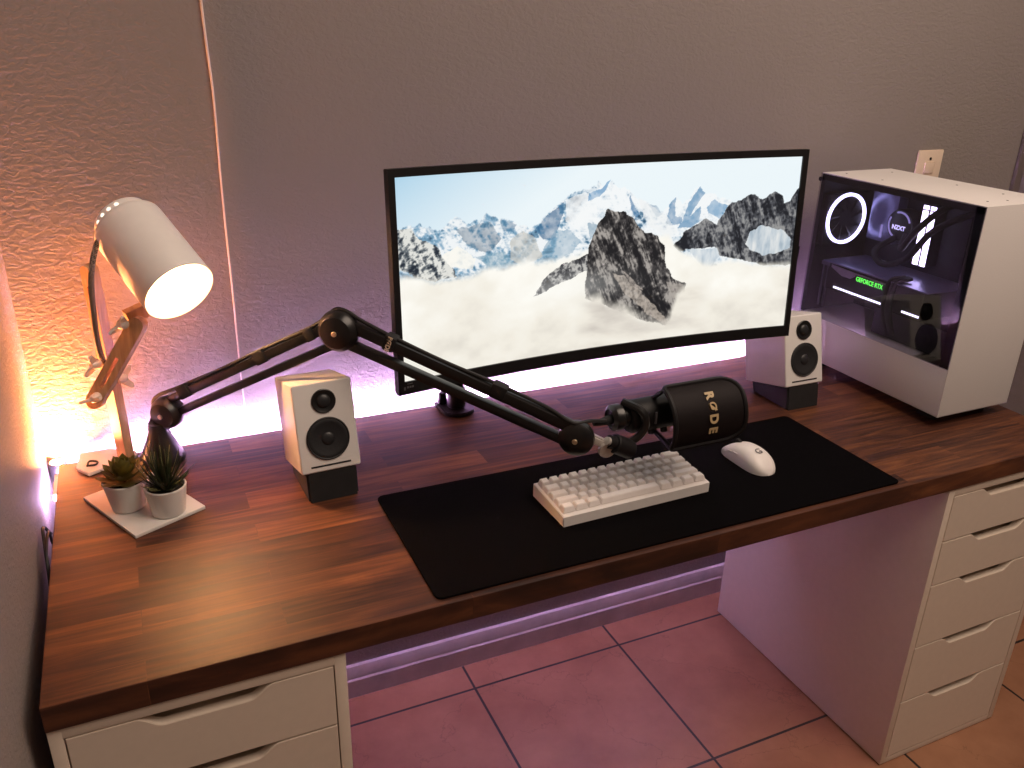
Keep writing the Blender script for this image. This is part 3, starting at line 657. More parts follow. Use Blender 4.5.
# ------------------------------------------------------------------ microphone boom arm
PH = math.radians(-38); UH = V(math.cos(PH), math.sin(PH), 0); NH = V(-math.sin(PH), math.cos(PH), 0)
A = V(.193, .600, .830); E_ = V(.4658, .3870, 1.0232); F_ = V(.7805, .1420, .8820)
F0 = V(.8170, .2101, .8430); KS = .9393
def fm(p): return F_ + (Vector(p) - F0) * KS      # the microphone hangs from the end joint
FM = Matrix.Translation(F_) @ Matrix.Scale(KS, 4) @ Matrix.Translation(-F0)
ba = thing('boom_stand', (.175, .60, H), 'long black jointed boom arm reaching across to the microphone', 'microphone arm')
b = MB().lathe([(.039, .0003), (.040, .006), (.036, .016), (.021, .050), (.017, .062), (.016, .075)], Matrix.Translation((.173, .598, H)), 40); b.build('base_cone', M['blackgloss'], ba)
b = MB().cyl((.176, .598, H + .066), (.190, .600, .820), .010); b.build('swivel_post', M['blackmetal'], ba)
def joint(c, r, th, name='joint_housing'):
    b = MB(); h = th / 2
    b.lathe([(r * .35, -h), (r * .75, -h * .86), (r * .95, -h * .5), (r, 0), (r * .95, h * .5), (r * .75, h * .86), (r * .35, h)], align(c, NH * -1), 44)
    j = b.build(name, M['blackgloss'], ba)
    c2 = c - NH * (th / 2)
    MB().cyl(c2 + NH * .001, c2 - NH * .0025, .0045, n=16, ch=.0008).build('screw', M['brass'], j)
    return j
joint(A, .0300, .046); joint(E_, .0355, .046); joint(F_, .0300, .030)
def seg(P, Q, name):
    d = (Q - P).normalized(); up = V(0, 0, 1) - d * d.z; up.normalize(); return d, up
d1, u1 = seg(A, E_, ''); d2, u2 = seg(E_, F_, '')
MB().bar(A + d1 * .022 + u1 * .019, E_ - d1 * .015 + u1 * .012, .0150, .0160, u1, .003).build('tube', M['blackgloss'], ba)
MB().bar(A + d1 * .025 - u1 * .008, E_ - d1 * .02 - u1 * .018, .0140, .0140, u1, .003).build('tube', M['blackgloss'], ba)
MB().bar(E_ + d2 * .015 + u2 * .0165, F_ - d2 * .016 + u2 * .0150, .0185, .0185, u2, .003).build('tube', M['blackgloss'], ba)
MB().bar(E_ + d2 * .02 - u2 * .0165, F_ - d2 * .015 - u2 * .012, .0155, .0155, u2, .003).build('tube', M['blackgloss'], ba)
# cable ties on the arm
def tie(P, d, up, L, w, h, off, name='cable_tie', lab=None):
    c = P + up * off
    o = MB().bar(c - d * L / 2, c + d * L / 2, w, h, up, .003).build(name, M['rubber'], ba)
    if lab: o['label'] = lab
    return o
L1 = (E_ - A).length; L2 = (F_ - E_).length
tie(A + d1 * (.125 * L1 + .012), d1, u1, .024, .022, .024, .021); tie(A + d1 * (.60 * L1), d1, u1, .024, .020, .024, .017); tie(A + d1 * (.87 * L1), d1, u1, .018, .019, .022, .015)
k = tie(E_ + d2 * (.205 * L2), d2, u2, .019, .0225, .026, .018, 'cable_tie', 'black tie with pale printed letters')
# lettering, reading upward across the tie on the camera-side face
c = E_ + d2 * (.205 * L2) + u2 * .018 - NH * .0118
text('lettering', 'RØDE', .0105, fr(c, -u2, d2), M['cream'], k, ext=.0002, offset=.0004, sx=1.0)
tie(E_ + d2 * (.66 * L2), d2, u2, .026, .021, .024, .020)
# cable along the arm
pts = [V(.168, .628, H + .03), V(.158, .606, .80), A - d1 * .030 + u1 * .008, A - d1 * .008 + u1 * .033, A + d1 * .05 + u1 * .031, A + d1 * .2 * L1 + u1 * .030, A + d1 * .4 * L1 + u1 * .027, A + d1 * .6 * L1 + u1 * .027,
       A + d1 * .86 * L1 + u1 * .024, E_ - d1 * .018 + u1 * .026, E_ + V(0, 0, .036), E_ + d2 * .035 + u2 * .031, E_ + d2 * .2 * L2 + u2 * .028, E_ + d2 * .42 * L2 + u2 * .026, E_ + d2 * .66 * L2 + u2 * .029,
       E_ + d2 * .85 * L2 + u2 * .028, F_ + V(-.01, -.004, .030), F_ + V(.022, .0, .026), fm((.872, .218, .862)), fm((.893, .222, .858))]
MB().tube(pts, .0033, 8, 5).build('microphone_cable', M['cord'], ba)
# end clamp: metal fork and thumb screw
b = MB().bar(F0 + V(.012, -.004, .012), F0 + V(.052, -.014, -.012), .010, .007, bev=.001); b.bar(F0 + V(.020, -.010, .0), F0 + V(.060, -.016, -.022), .010, .012, bev=.002); bmesh.ops.transform(b.bm, matrix=FM, verts=b.bm.verts); b.build('end_fork', M['steel'], ba)
k0 = V(.866, .186, .8205)
b = MB().cyl(k0 + V(-.001, -.001, 0), k0 + V(.002, .010, .001), .0145, n=26, ch=.0015); bmesh.ops.transform(b.bm, matrix=FM, verts=b.bm.verts); b.build('thumb_screw', M['steel'], ba)

# ------------------------------------------------------------------ microphone
mics0 = set(bpy.data.objects)
mc = thing('microphone', fm((1.02, .225, .855)), 'black studio microphone with pop shield held over the desk mat', 'microphone')
c0 = V(.925, .225, .857); c1 = V(1.125, .225, .857); ra = .030
mx = align(c0, V(1, 0, 0))
b = MB().lathe([(.020, -.004), (.027, .0), (.030, .006), (.030, .095)], mx, 44); b.build('body', M['black'], mc)
b = MB().lathe([(.0295, .095), (.0295, .168), (.026, .185), (.016, .197), (0, .200)], mx, 44, cap=False); b.build('grille', M['mesh'], mc)
for xx in (.972, .998):
    MB().cyl((xx, .215, .832), (xx, .211, .8215), .0065, n=20, ch=.001).build('knob', M['blackgloss'], mc)
MB().box((.964, .193, .850), (.968, .1965, .872), .0008).build('level_light', M['greyprint'], mc)
b = MB().lathe([(.0215, 0), (.0235, .004), (.0235, .016), (.019, .020), (.019, .030)], align((.893, .224, .861), V(1, 0, 0)), 36); b.lathe([(.0235, .001), (.0165, -.004), (.0165, .003)], align((.893, .224, .861), V(1, 0, 0)), 36, cap=False)
b.build('swivel_ring', M['blackgloss'], mc)
MB().lathe([(.004, -.036), (.006, -.024), (.0085, -.006), (.0085, .004)], align((.893, .223, .859), V(1, -.02, .08)), 24).build('plug', M['rubber'], mc)
# yoke from the ring round the body down to the threaded socket
b = MB().tube([V(.915, .226, .888), V(.934, .193, .880), V(.940, .187, .857), V(.932, .190, .836), V(.916, .196, .822)], lambda u: .0075, 10, 6); b.build('yoke', M['blackgloss'], mc)
b = MB().cyl((.878, .188, .832), (.916, .192, .8105), .0172, n=32, ch=.002); b.cyl((.868, .187, .837), (.880, .188, .831), .012, n=24); b.build('threaded_socket', M['black'], mc)
MB().cyl((.863, .1865, .8395), (.880, .1882, .8308), .0075, n=20).build('thread', M['steel'], mc)
# pop shield: curved mesh in a thick wire frame
Cc = V(0, .217, .8495); nn = V(0, -.93, .36).normalized(); tn = V(0, .36, .93).normalized(); Rs = .068; HA = math.radians(54)
def sh(x, a, r=Rs): return V(x, 0, 0) + Cc + nn * (r * math.cos(a)) + tn * (r * math.sin(a))
X0, X1 = .977, 1.127
outline = []
def corner(cx, ca, r, rx, a0, a1, n=7):
    for k in range(n):
        q = math.radians(a0 + (a1 - a0) * k / (n - 1)); outline.append((cx + rx * math.cos(q), ca + r * math.sin(q)))
ca_ = .022 / Rs
corner(X0 + .008, HA - .008 / Rs, .008 / Rs, .008, 180, 90, 4)
corner(X1 - .036, HA - .036 / Rs, .036 / Rs, .036, 90, 0)
corner(X1 - .036, -HA + .036 / Rs, .036 / Rs, .036, 0, -90)
corner(X0 + .008, -HA + .008 / Rs, .008 / Rs, .008, 270, 180, 4)
fr_pts = []
for i in range(len(outline)):
    p_, q_ = outline[i], outline[(i + 1) % len(outline)]
    dl = math.hypot(q_[0] - p_[0], (q_[1] - p_[1]) * Rs); n = max(1, int(dl / .006))
    for k in range(n): fr_pts.append(sh(p_[0] + (q_[0] - p_[0]) * k / n, p_[1] + (q_[1] - p_[1]) * k / n))
fr_pts.append(fr_pts[0]); fr_pts.append(fr_pts[1])
ps = MB().tube(fr_pts, .0044, 8, 1).build('pop_shield_frame', M['black'], mc)
b = MB(); nx, na = 30, 24; G = []
def inside(x, a):
    # clamp x extent at angle a by rounded right corners
    d = abs(a) - (HA - .036 / Rs)
    if d <= 0: return X1
    k = min(1, d / (.036 / Rs)); return X1 - .036 + .036 * math.sqrt(max(0, 1 - k * k))
for j in range(na + 1):
    a = -HA + 2 * HA * j / na; xe = inside(0, a)
    G.append([b.bm.verts.new(sh(X0 + (xe - X0) * i / nx, a)) for i in range(nx + 1)])
for j in range(na):
    for i in range(nx): b.bm.faces.new((G[j][i], G[j][i + 1], G[j + 1][i + 1], G[j + 1][i]))
r_ = bmesh.ops.solidify(b.bm, geom=b.bm.faces[:], thickness=.0016)
b.build('shield_mesh', M['mesh'], ps, angle=60)
# shield bracket to the body
MB().bar(sh(X0, HA * .9), V(X0, .225, .885), .008, .006, bev=.001).build('bracket', M['black'], ps)
MB().bar(sh(X0, -HA * .9), V(X0, .225, .829), .008, .006, bev=.001).build('bracket', M['black'], ps)
letters = 'RØDE'
for i, ch in enumerate(letters):
    a = math.radians(26 - i * 17.5)
    radial = (nn * math.cos(a) + tn * math.sin(a)); tang = (tn * math.cos(a) - nn * math.sin(a))
    text('letter', ch, .0235 if ch != 'Ø' else .0225, fr(sh(1.055, a, Rs + .0022), -tang, V(1, 0, 0)), M['gold'], ps, ext=.0003, offset=.0011 if ch != 'Ø' else .0004, sx=1.0)

# the microphone was laid out beside the old joint position: bring every mesh onto the arm's end
wmi = wm(mc)
for o in set(bpy.data.objects) - mics0:
    if o.type == 'MESH': o.data.transform(wmi.inverted() @ FM @ wmi)

# ------------------------------------------------------------------ tray and succulents
def local_rect(c, ang, lx, ly): 
    return Matrix.Translation(c) @ Matrix.Rotation(ang, 4, 'Z')
tr = thing('square_tray', (.134, .441, H), 'white flat tray under the two potted succulents', 'tray', rot=(0, 0, math.radians(27)))
m = Matrix.Translation((.134, .441, H)) @ Matrix.Rotation(math.radians(25.5), 4, 'Z')
MB().box((-.0605, -.087, .0004), (.0605, .087, .0065), .0015, m).build('plate', M['pot'], tr)
def pot(x, y, rt, rb, h, label, kind):
    z0 = H + .0068
    t = thing('potted_succulent', (x, y, z0), label, 'potted plant', 'potted succulents on the tray')
    MB().lathe([(rb - .003, 0), (rb, .002), (rt, h - .0015), (rt - .001, h), (rt - .003, h - .0005), (rt - .0045, h - .012), (0, h - .012)], Matrix.Translation((x, y, z0)), 48).build('pot', M['pot'], t)
    MB().lathe([(0, h - .006), (rt * .5, h - .0075), (rt - .0042, h - .009), (rt - .0046, h - .0115), (0, h - .0115)], Matrix.Translation((x, y, z0)), 32, cap=False).build('soil', M['soil'], t)
    c = V(x, y, z0 + h - .008)
    def leaf(b, base, az, el, L, w, th, curl=.3, n=7):
        d = V(math.cos(az), math.sin(az), 0); side = V(-math.sin(az), math.cos(az), 0); rings = []
        p_ = Vector(base); e = el
        for i in range(n + 1):
            u = i / n; ww = w * (math.sin(PI * min(1, .18 + .82 * u)) ** .6 if kind == 'rosette' else (1 - u) ** .8 * .9 + .04) * (1 if i < n else .08)
            dd = d * math.cos(e) + V(0, 0, 1) * math.sin(e); nn_ = -d * math.sin(e) + V(0, 0, 1) * math.cos(e)
            tt_ = th * (1 - u * .7) * (1 if i < n else .1)
            rings.append([b.bm.verts.new(p_ + side * ww * cx + nn_ * tt_ * cz) for cx, cz in ((-1, .35), (-.5, -.5), (0, -.8), (.5, -.5), (1, .35), (0, .1))])
            p_ = p_ + dd * (L / n); e += curl / n
        for a_, b_ in zip(rings, rings[1:]):
            for k_ in range(6): b.bm.faces.new((a_[k_], a_[(k_ + 1) % 6], b_[(k_ + 1) % 6], b_[k_]))
        b.bm.faces.new(rings[0]); b.bm.faces.new(rings[-1])
        return [(r_[4].co + r_[5].co) / 2 for r_ in rings]
    b = MB(); tips = MB()
    if kind == 'rosette':
        i = 0
        for ring, (cnt, el, L, w) in enumerate([(10, .12, .042, .0105), (10, .45, .041, .0105), (9, .80, .037, .0095), (7, 1.1, .031, .008), (4, 1.35, .024, .006)]):
            for k_ in range(cnt):
                az = 2 * PI * k_ / cnt + ring * .7 + random.uniform(-.1, .1)
                leaf(b, c + V(math.cos(az) * .003, math.sin(az) * .003, .003 + ring * .0045), az, el + random.uniform(-.08, .08), L * random.uniform(.92, 1.06), w, .003, .5)
        b.build('rosette', M['succA'], t, angle=50)
    else:
        for ring, (cnt, el, L, w) in enumerate([(14, .40, .050, .0046), (14, .68, .060, .0046), (13, .92, .068, .0044), (10, 1.14, .073, .004), (7, 1.40, .074, .0036)]):
            for k_ in range(cnt):
                az = 2 * PI * k_ / cnt + ring * .5 + random.uniform(-.15, .15)
                pp = leaf(b, c + V(math.cos(az) * .004, math.sin(az) * .004, .0 + ring * .003), az, el + random.uniform(-.1, .1), L * random.uniform(.85, 1.1), w, .0022, random.uniform(.1, .7))
                if random.random() < .4:
                    pp = pp[2:-1]; tips.tube([q + V(0, 0, .0006) for q in pp], .0006, 5, 2)
        s_ = b.build('spiky_leaves', M['succB'], t, angle=50)
        tips.build('leaf_edges', M['tipB'], s_)
pot(.1115, .4320, .0345, .0255, .0520, 'olive rosette succulent in a white pot, under the lamp pole', 'rosette')
pot(.1700, .3920, .0325, .0262, .0500, 'spiky dark green succulent in a white pot on the tray', 'spiky')

# ------------------------------------------------------------------ wooden lamp
lp = thing('wooden_desk_lamp', (.10, .61, H), 'jointed wooden lamp with white metal shade, lit, in the left corner', 'lamp')
ang = math.radians(30); m = Matrix.Translation((.048, .5775, H)) @ Matrix.Rotation(ang, 4, 'Z')
b = MB().prism([(.050, .5765), (.130, .621), (.130, .640), (.085, .668), (.035, .668), (.030, .607)], H + .0004, H + .007, bev=.0012); b.build('base_plate', M['pot'], lp)
MB().tube([m @ V(.012, .020, .010), m @ V(.022, .030, .012), m @ V(.032, .022, .010), m @ V(.024, .014, .010), m @ V(.014, .020, .010)], .0018, 6, 5).build('base_cord_loop', M['cord'], lp)
PB = V(.1125, .617, H + .006); PT = V(.1075, .575, 1.107)
pd = (PT - PB).normalized(); side = V(.80, .60, 0)            # broad faces turned to the room
def slat(P, Q, w, th, upv, rnd, slot=None):
    """flat wooden bar from P to Q, rounded ends, optional slot (u0,u1)"""
    L = (Q - P).length; mm = align(P, Q - P, upv)               # local y = thickness direction
    pol = []
    for k_ in range(9): q = PI * k_ / 8; pol.append((w / 2 * math.cos(q), L + (w / 2 * math.sin(q) if rnd & 1 else 0)))
    for k_ in range(9): q = PI + PI * k_ / 8; pol.append((w / 2 * math.cos(q), (w / 2 * math.sin(q) if rnd & 2 else 0)))
    pol2 = []
    for q in pol:
        if not pol2 or (Vector(q) - Vector(pol2[-1])).length > 1e-6: pol2.append(q)
    b = MB()
    tomat = mm @ Matrix(((1, 0, 0, 0), (0, 0, 1, 0), (0, 1, 0, 0), (0, 0, 0, 1)))
    if slot is None: b.prism(pol2, -th / 2, th / 2, tomat, bev=.0006)
    else:
        s0, s1 = slot[0] * L, slot[1] * L; sw = w * .11
        top = [p_ for p_ in pol2 if p_[1] >= L - 1e-6]; bot = [p_ for p_ in pol2 if p_[1] <= 1e-6]
        b.prism(top + [(-w / 2, s1), (w / 2, s1)], -th / 2, th / 2, tomat); b.prism([(w / 2, s0), (-w / 2, s0)] + bot, -th / 2, th / 2, tomat)
        b.prism([(-w / 2, s0), (-sw, s0), (-sw, s1), (-w / 2, s1)], -th / 2, th / 2, tomat); b.prism([(sw, s0), (w / 2, s0), (w / 2, s1), (sw, s1)], -th / 2, th / 2, tomat)
    return b
fwd = V(-.72, -.69, 0).normalized()
b = slat(PB, PT, .021, .019, fwd, 1, (.55, .93)); b.build('pole', M['pine'], lp)
AB = V(.084, .549, .892); AT = V(.166, .523, 1.024)
b = slat(AB, AT, .027, .017, V(-.55, -.83, 0), 3, (.18, .58)); b.build('swing_arm', M['pine'], lp)
b = MB().bar(V(.150, .545, 1.030), V(.181, .553, 1.040), .024, .024, bev=.004); b.build('shade_bracket', M['pine'], lp)
def wingnut(c, d, r=.0125, roll=0):
    mm = align(c, d) @ Matrix.Rotation(roll, 4, 'Z') @ Matrix.Scale(1.55, 4)
    b = MB().lathe([(.0055, 0), (.0048, .007), (.003, .010)], mm, 16)
    for s_ in (1, -1):
        b.prism([(0, .001), (s_ * .006, .002), (s_ * .0135, .012), (s_ * .012, .0155), (s_ * .008, .015), (0, .009)], -.0013, .0013, mm @ Matrix(((1, 0, 0, 0), (0, 0, 1, 0), (0, 1, 0, 0), (0, 0, 0, 1))), bev=.0004)
    return b
for c, d, ro in ((V(.088, .538, .902), V(-.5, -.85, .1), .3), (V(.0975, .552, .955), V(-.7, -.7, .1), 1.2), (V(.122, .588, .91), V(.95, .25, 0), 1.5), (V(.147, .522, 1.028), V(-.6, -.8, .2), .9)):
    wingnut(c, d, roll=ro).build('wing_nut', M['zinc'], lp)
# shade
SM = V(.2357, .500, 1.0789); SA = V(.3772, -.7682, -.5174).normalized(); SL = .163; SR = .0595
SB = SM - SA * SL
mz = align(SB, SA)
out = [(.020, -.021), (.042, -.0205), (.0475, -.018), (.049, -.013), (.049, -.001), (.0565, .001), (.059, .004), (SR, .010), (SR, SL - .002), (SR - .001, SL)]
b = MB().lathe(out + [(r - .0016, z_) for r, z_ in ((SR, SL - .001), (SR, .012), (.0565, .003), (.049, .001), (.0475, -.012), (.020, -.019))], mz, 64, cap=False)
# join inner and outer at the cap hole
sh_o = b.build('shade', [M['shade'], M['shadein']], lp, angle=40)
Mi = wm(lp) ; inv = mz.inverted() @ Mi
for f_ in sh_o.data.polygons:
    c = inv @ f_.center; n_ = (inv.to_3x3() @ f_.normal)
    rad = V(c.x, c.y, 0)
    inner = (rad.length > 1e-6 and n_.dot(rad) < -1e-5 and c.z > .004) or (c.z <= .004 and n_.z > .3)
    f_.material_index = 1 if inner else 0
# vent cap: stepped ring; glowing discs stand in for bulb light leaking through holes
b = MB().lathe([(0, -.0235), (.020, -.0235), (.022, -.0215), (.022, -.019)], mz, 48, cap=False); cap_o = b.build('vent_cap', M['shade'], sh_o)
for a in (2.02, 2.31, 2.60, 2.90, 4.2, 4.6, 5.0, 5.4):
    p_ = mz @ V(.0488 * math.cos(a), .0488 * math.sin(a), -.0085); q_ = mz.to_3x3() @ V(math.cos(a), math.sin(a), -.08)
    MB().cyl(p_ - q_ * .001, p_ + q_ * .0012, .0036, n=14).build('vent_hole_glow', M['vent'], sh_o)
MB().lathe([(.013, .0), (.013, .030), (.012, .032)], align(SB - SA * .008, SA), 24).build('lamp_socket', M['plastic'], lp)
MB().lathe([(.010, .0), (.014, .012), (.024, .034), (.027, .048), (.024, .062), (.012, .073), (0, .076)], align(SB + SA * .008, SA), 32, cap=False).build('bulb', M['bulb'], lp)
MB().tube([SB - SA * .022, V(.150, .628, 1.178), V(.124, .590, 1.145), V(.109, .562, 1.10), V(.103, .556, 1.03), V(.1025, .556, .980), V(.107, .562, .945), V(.114, .58, .925)], .0046, 8, 6).build('braided_cord', M['braid'], lp)

# ------------------------------------------------------------------ computer case
PX, PY = 1.6422, .1554; PW, PD = .212, .428; Z0, Z1 = H + .025, H + .460
pc = thing('computer_case', (PX, PY, H), 'white computer case with lit glass side panel on the right end', 'computer')
x1, y1 = PX + PW, PY + PD; GZ = .8685
b = MB()
b.box((PX, PY, Z1 - .003), (x1, y1, Z1 + .0), .0012)                       # top
b.box((PX, PY, Z0), (x1, PY + .0025, Z1 - .001), .0008)                     # front
b.box((x1 - .002, PY, Z0), (x1, y1, Z1 - .001), .0008)                     # far side
b.box((PX, PY, Z0), (x1, y1, Z0 + .002), .0005)                             # bottom
b.box((PX, PY + .001, Z0), (PX + .0015, y1, GZ), .0006)                     # lower left panel
b.build('shell', M['whitemetal'], pc)
b = MB().box((PX + .001, y1 - .002, Z0), (x1 - .001, y1, Z1 - .002), 0); b.build('rear_panel', M['darkcase'], pc)
for px_, py_ in ((.05, .04), (.10, .035), (.05, .30), (.16, .09), (.16, .20), (.165, .38), (.04, .395)):
    MB().cyl((PX + px_, PY + py_, Z1 - .001), (PX + px_, PY + py_, Z1 + .0006), .0022, n=12).build('top_screw', M['darkprint'], pc)
for fx in (PX + .03, x1 - .045):
    for fy_ in (PY + .03, y1 - .07):
        b = MB().box((fx, fy_, H + .0003), (fx + .022, fy_ + .045, Z0 + .001), .003); b.build('foot', M['rubber'], pc)
g = MB().box((PX - .0042, PY + .0005, GZ + .0005), (PX - .0002, y1 - .001, Z1 - .0005)).build('glass_panel', M['glass'], pc, smooth=False)
b = MB()                                                              # black printed border behind the glass
bx0, bx1 = PX + .0003, PX + .0012
b.box((bx0, PY + .003, GZ + .001), (bx1, PY + .022, Z1 - .003)); b.box((bx0, y1 - .012, GZ + .001), (bx1, y1 - .002, Z1 - .003))
b.box((bx0, PY + .003, Z1 - .016), (bx1, y1 - .002, Z1 - .003)); b.build('glass_border', M['black'], g)
MB().cyl((PX - .0042, y1 - .004, Z1 - .014), (PX - .008, y1 - .004, Z1 - .014), .005, n=16).build('thumb_screw', M['blackmetal'], pc)
MB().box((PX + .170, PY + .06, GZ), (PX + .174, y1 - .003, Z1 - .004)).build('motherboard_tray', M['darkcase'], pc)
MB().box((PX + .002, PY + .095, Z0 + .10), (PX + .170, y1 - .003, GZ - .001)).build('power_shroud', M['whitemetal'], pc)
MB().box((PX + .004, PY + .0035, Z0 + .003), (PX + .205, PY + .026, Z1 - .005)).build('front_fan_bracket', M['darkcase'], pc)
b = MB().box((PX + .160, .30, .895), (PX + .170, .565, 1.165), .001); mb_ = b.build('motherboard', M['darkcase'], pc)
# rear fan with lit ring
fc = V(PX + .071, .560, 1.092)
b = MB().lathe([(.0525, 0), (.0595, 0), (.0595, .004), (.0525, .004), (.0525, 0)], align(fc, V(0, -1, 0)), 56, cap=False)
fan = MB().box((fc.x - .0605, .5605, fc.z - .0605), (fc.x + .0605, .579, fc.z + .0605), .004)
fan = fan.build('rear_fan', M['black'], pc); b.build('ring_light', M['fanled'], fan)
b = MB().cyl(fc + V(0, .0, 0), fc + V(0, .012, 0), .019, n=28)
for k_ in range(9):
    a = 2 * PI * k_ / 9; r_ = lambda rr, aa: (fc.x + rr * math.cos(aa), fc.z + rr * math.sin(aa))
    vs = [b.bm.verts.new((*[r_(rr, aa)[0]], fc.y + dy, r_(rr, aa)[1])) for rr, aa, dy in ((.018, a, .0), (.050, a + .25, -.002), (.050, a + .75, .006), (.018, a + .5, .009))]
    b.bm.faces.new(vs)
b.build('fan_blades', M['blackgloss'], fan)
# cooler fan / radiator block beside it
b = MB().box((PX + .130, .468, 1.045), (PX + .160, .545, 1.185), .004); b.build('io_cover', M['bluegrey'], pc)
MB().box((PX + .1285, .500, 1.055), (PX + .130, .506, 1.085), 0).build('cover_light', M['dimled'], pc)
# pump block with ring light and lettering
cc = V(PX + .128, .452, 1.094)
pu = MB().lathe([(.036, -.03), (.036, 0), (.034, .003), (0, .003)], align(cc, V(-1, 0, 0)), 48).build('pump_block', M['blackgloss'], pc)
b = MB(); mm = align(cc, V(-1, 0, 0))
for a0, a1 in ((20, 110), (150, 250)):
    b.tube([mm @ V(.029 * math.cos(math.radians(a0 + (a1 - a0) * k_ / 10)), .029 * math.sin(math.radians(a0 + (a1 - a0) * k_ / 10)), .0035) for k_ in range(11)], .0022, 6, 1)
b.build('pump_ring_light', M['dimled'], pu)
text('pump_lettering', 'NZXT', .0135, fr(cc + V(-.0036, 0, -.006), V(0, -1, 0), V(0, 0, 1)), M['socketwhite'], pu, offset=.0005)
# coolant tubes sweeping past the memory
MB().tube([cc + V(-.002, -.022, -.018), V(PX + .085, .40, 1.055), V(PX + .075, .365, 1.10), V(PX + .085, .325, 1.15), V(PX + .10, .275, 1.185)], .0068, 12, 8).build('coolant_tube', M['cord'], pc)
MB().tube([cc + V(-.002, .004, -.028), V(PX + .085, .47, 1.035), V(PX + .070, .43, 1.015), V(PX + .07, .37, 1.04), V(PX + .08, .325, 1.11), V(PX + .09, .25, 1.16), V(PX + .10, .20, 1.175)], .0068, 12, 8).build('coolant_tube', M['cord'], pc)
for k_ in range(2):
    yy = .3935 - k_ * .019
    r_ = MB().box((PX + .122, yy - .012, 1.018), (PX + .160, yy - .001, 1.150), .001).build('memory_stick', M['black'], pc)
    MB().box((PX + .1205, yy - .0135, 1.020), (PX + .1225, yy + .0, 1.140), .0005).build('memory_light', M['ramled'], r_)
    MB().box((PX + .1205, yy - .0135, 1.143), (PX + .1225, yy + .0, 1.151), .0005).build('memory_end_light', M['ramled'], r_)
# graphics card
gp = MB().box((PX + .030, .272, .932), (PX + .158, .560, .994), .003).build('graphics_card', M['black'], pc)
MB().box((PX + .026, .262, .994), (PX + .160, .562, .997), .0006).build('backplate', M['bluegrey'], gp)
b = MB().prism([(.350, .962), (.366, .990), (.372, .990), (.360, .962)], PX + .0275, PX + .0300, Matrix(((0, 0, 1, 0), (1, 0, 0, 0), (0, 1, 0, 0), (0, 0, 0, 1))))
b.prism([(.462, .988), (.535, .991), (.535, .985), (.50, .972), (.474, .972), (.462, .980)], PX + .0275, PX + .0300, Matrix(((0, 0, 1, 0), (1, 0, 0, 0), (0, 1, 0, 0), (0, 0, 0, 1))))
b.prism([(.366, .988), (.466, .988), (.466, .9855), (.366, .9855)], PX + .0275, PX + .0300, Matrix(((0, 0, 1, 0), (1, 0, 0, 0), (0, 1, 0, 0), (0, 0, 0, 1))))
b.build('trim_plate', M['silverpink'], gp)
text('card_lettering', 'GEFORCE RTX', .0148, fr(V(PX + .0285, .4185, .9765), V(0, -1, 0), V(0, 0, 1)), M['green'], gp, offset=.00015, sx=.80)
b = MB().box((PX + .0285, .374, .9385), (PX + .0302, .520, .9425)); b.box((PX + .0285, .274, .9385), (PX + .0302, .319, .9425)); b.build('strip_light', M['gpuled'], gp)
# power cables hanging in front of the card and the dark box
for dy, dx in ((0, .0), (.009, .003), (.018, .0), (.005, .008)):
    MB().tube([V(PX + .06, .335 + dy, 1.005), V(PX + .03 + dx, .345 + dy, .998), V(PX + .016 + dx, .342 + dy, .965), V(PX + .018 + dx, .338 + dy, .92), V(PX + .04 + dx, .335 + dy, .875)], .0048, 8, 6).build('power_cable', M['cord'], pc)
MB().box((PX + .035, .205, .869), (PX + .155, .395, .930), .003).build('reflection_box', M['darkcase'], pc)  # dark box added in place of the speaker's dark reflection in the glass
b = MB()
for yy in (.560, .546): b.box((PX + .03, yy, .885), (PX + .034, yy + .004, .985))
b.box((PX + .028, .542, .985), (PX + .036, .568, .993)); b.build('slot_bracket', M['bracket'], pc)

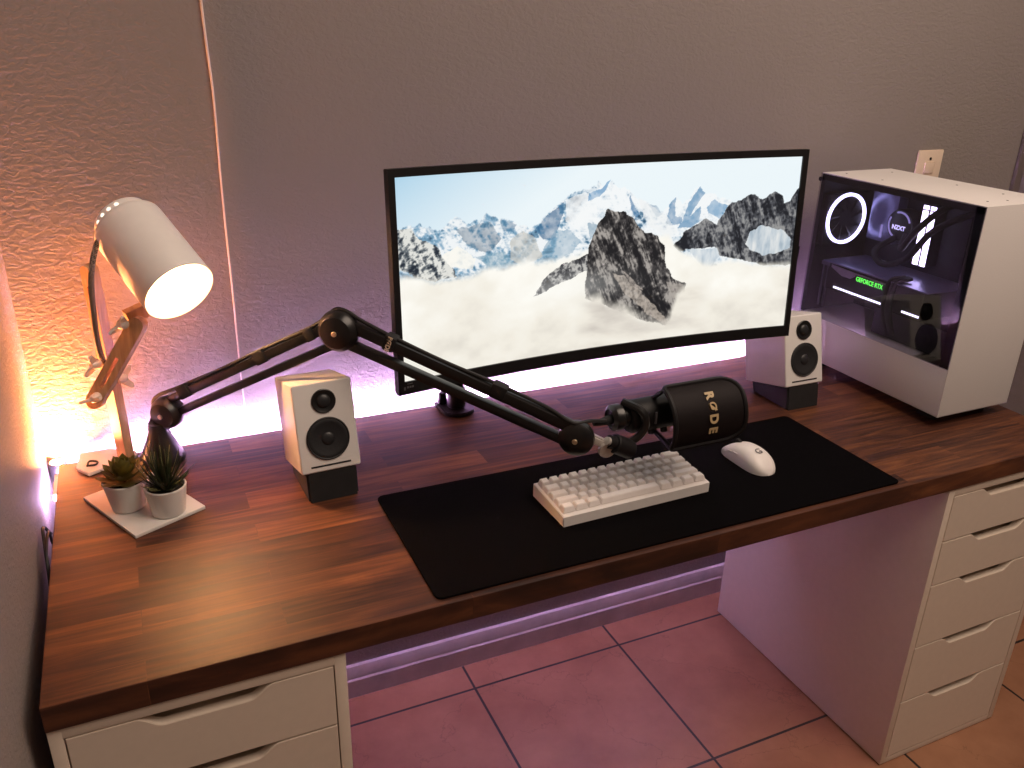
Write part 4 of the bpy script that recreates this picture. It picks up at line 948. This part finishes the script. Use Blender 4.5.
# ------------------------------------------------------------------ small cables
tag(MB().tube([(.004, .50, .712), (-.006, .43, .705), (-.005, .40, .745), (-.006, .34, .742), (-.006, .31, .71), (-.008, .30, .64)], .0022, 6, 8).build('loose_cable', M['cord']), 'dark cable looping over the left desk edge by the wall', 'cable')
tag(MB().tube([(-.012, .47, .70), (-.014, .42, .742), (-.010, .37, .74), (-.006, .33, .735), (-.006, .312, .70)], .0026, 6, 8).build('power_cord', M['cord']), 'thicker black cord hanging between left wall and desk', 'cord')
tag(MB().tube([(1.500, .6655, .739), (1.522, .652, .7415), (1.545, .640, .7405), (1.565, .625, .7405), (1.585, .60, .7405), (1.60, .597, .742)], .0022, 6, 6).build('speaker_wire', M['cord']), 'thin dark wire lying on the rear desk edge behind the right speaker', 'wire')
tag(MB().tube([(1.600, .64, .7405), (1.605, .628, .80), (1.612, .62, .86), (1.622, .615, .93), (1.630, .61, .985), (1.632, .61, 1.02)], .0024, 6, 6).build('video_cable', M['cord']), 'black cable rising behind the computer case next to the monitor', 'cable')

# ------------------------------------------------------------------ light
def area(name, loc, target, size, power, col):
    l = bpy.data.lights.new(name, 'AREA'); l.shape = 'DISK'; l.size = size; l.energy = power; l.color = col
    o = bpy.data.objects.new(name, l); o.location = loc
    o.rotation_euler = (Vector(target) - Vector(loc)).to_track_quat('-Z', 'Y').to_euler(); COL.objects.link(o)
area('room_lamp', (1.7, -.80, 3.1), (1.1, .2, .7), 2.0, 57, (1.0, .79, .64))
w = bpy.data.worlds.new('room_ambient'); S.world = w; w.use_nodes = True
w.node_tree.nodes['Background'].inputs[0].default_value = (.82, .76, .72, 1); w.node_tree.nodes['Background'].inputs[1].default_value = .04

# ------------------------------------------------------------------ camera
cam = bpy.data.cameras.new('camera'); co_ = bpy.data.objects.new('camera', cam); COL.objects.link(co_)
co_.location = (.1731, -.9119, 1.4820); co_.rotation_euler = (1.17265, -.02383, -.42620)
cam.sensor_fit = 'HORIZONTAL'; cam.sensor_width = 36; cam.lens = 842.37 / 1024 * 36; cam.clip_start = .01; cam.clip_end = 50
S.camera = co_
S.view_settings.view_transform = 'Standard'; S.view_settings.look = 'None'; S.view_settings.gamma = 1; S.view_settings.use_curve_mapping = False
S.view_settings.exposure = 0
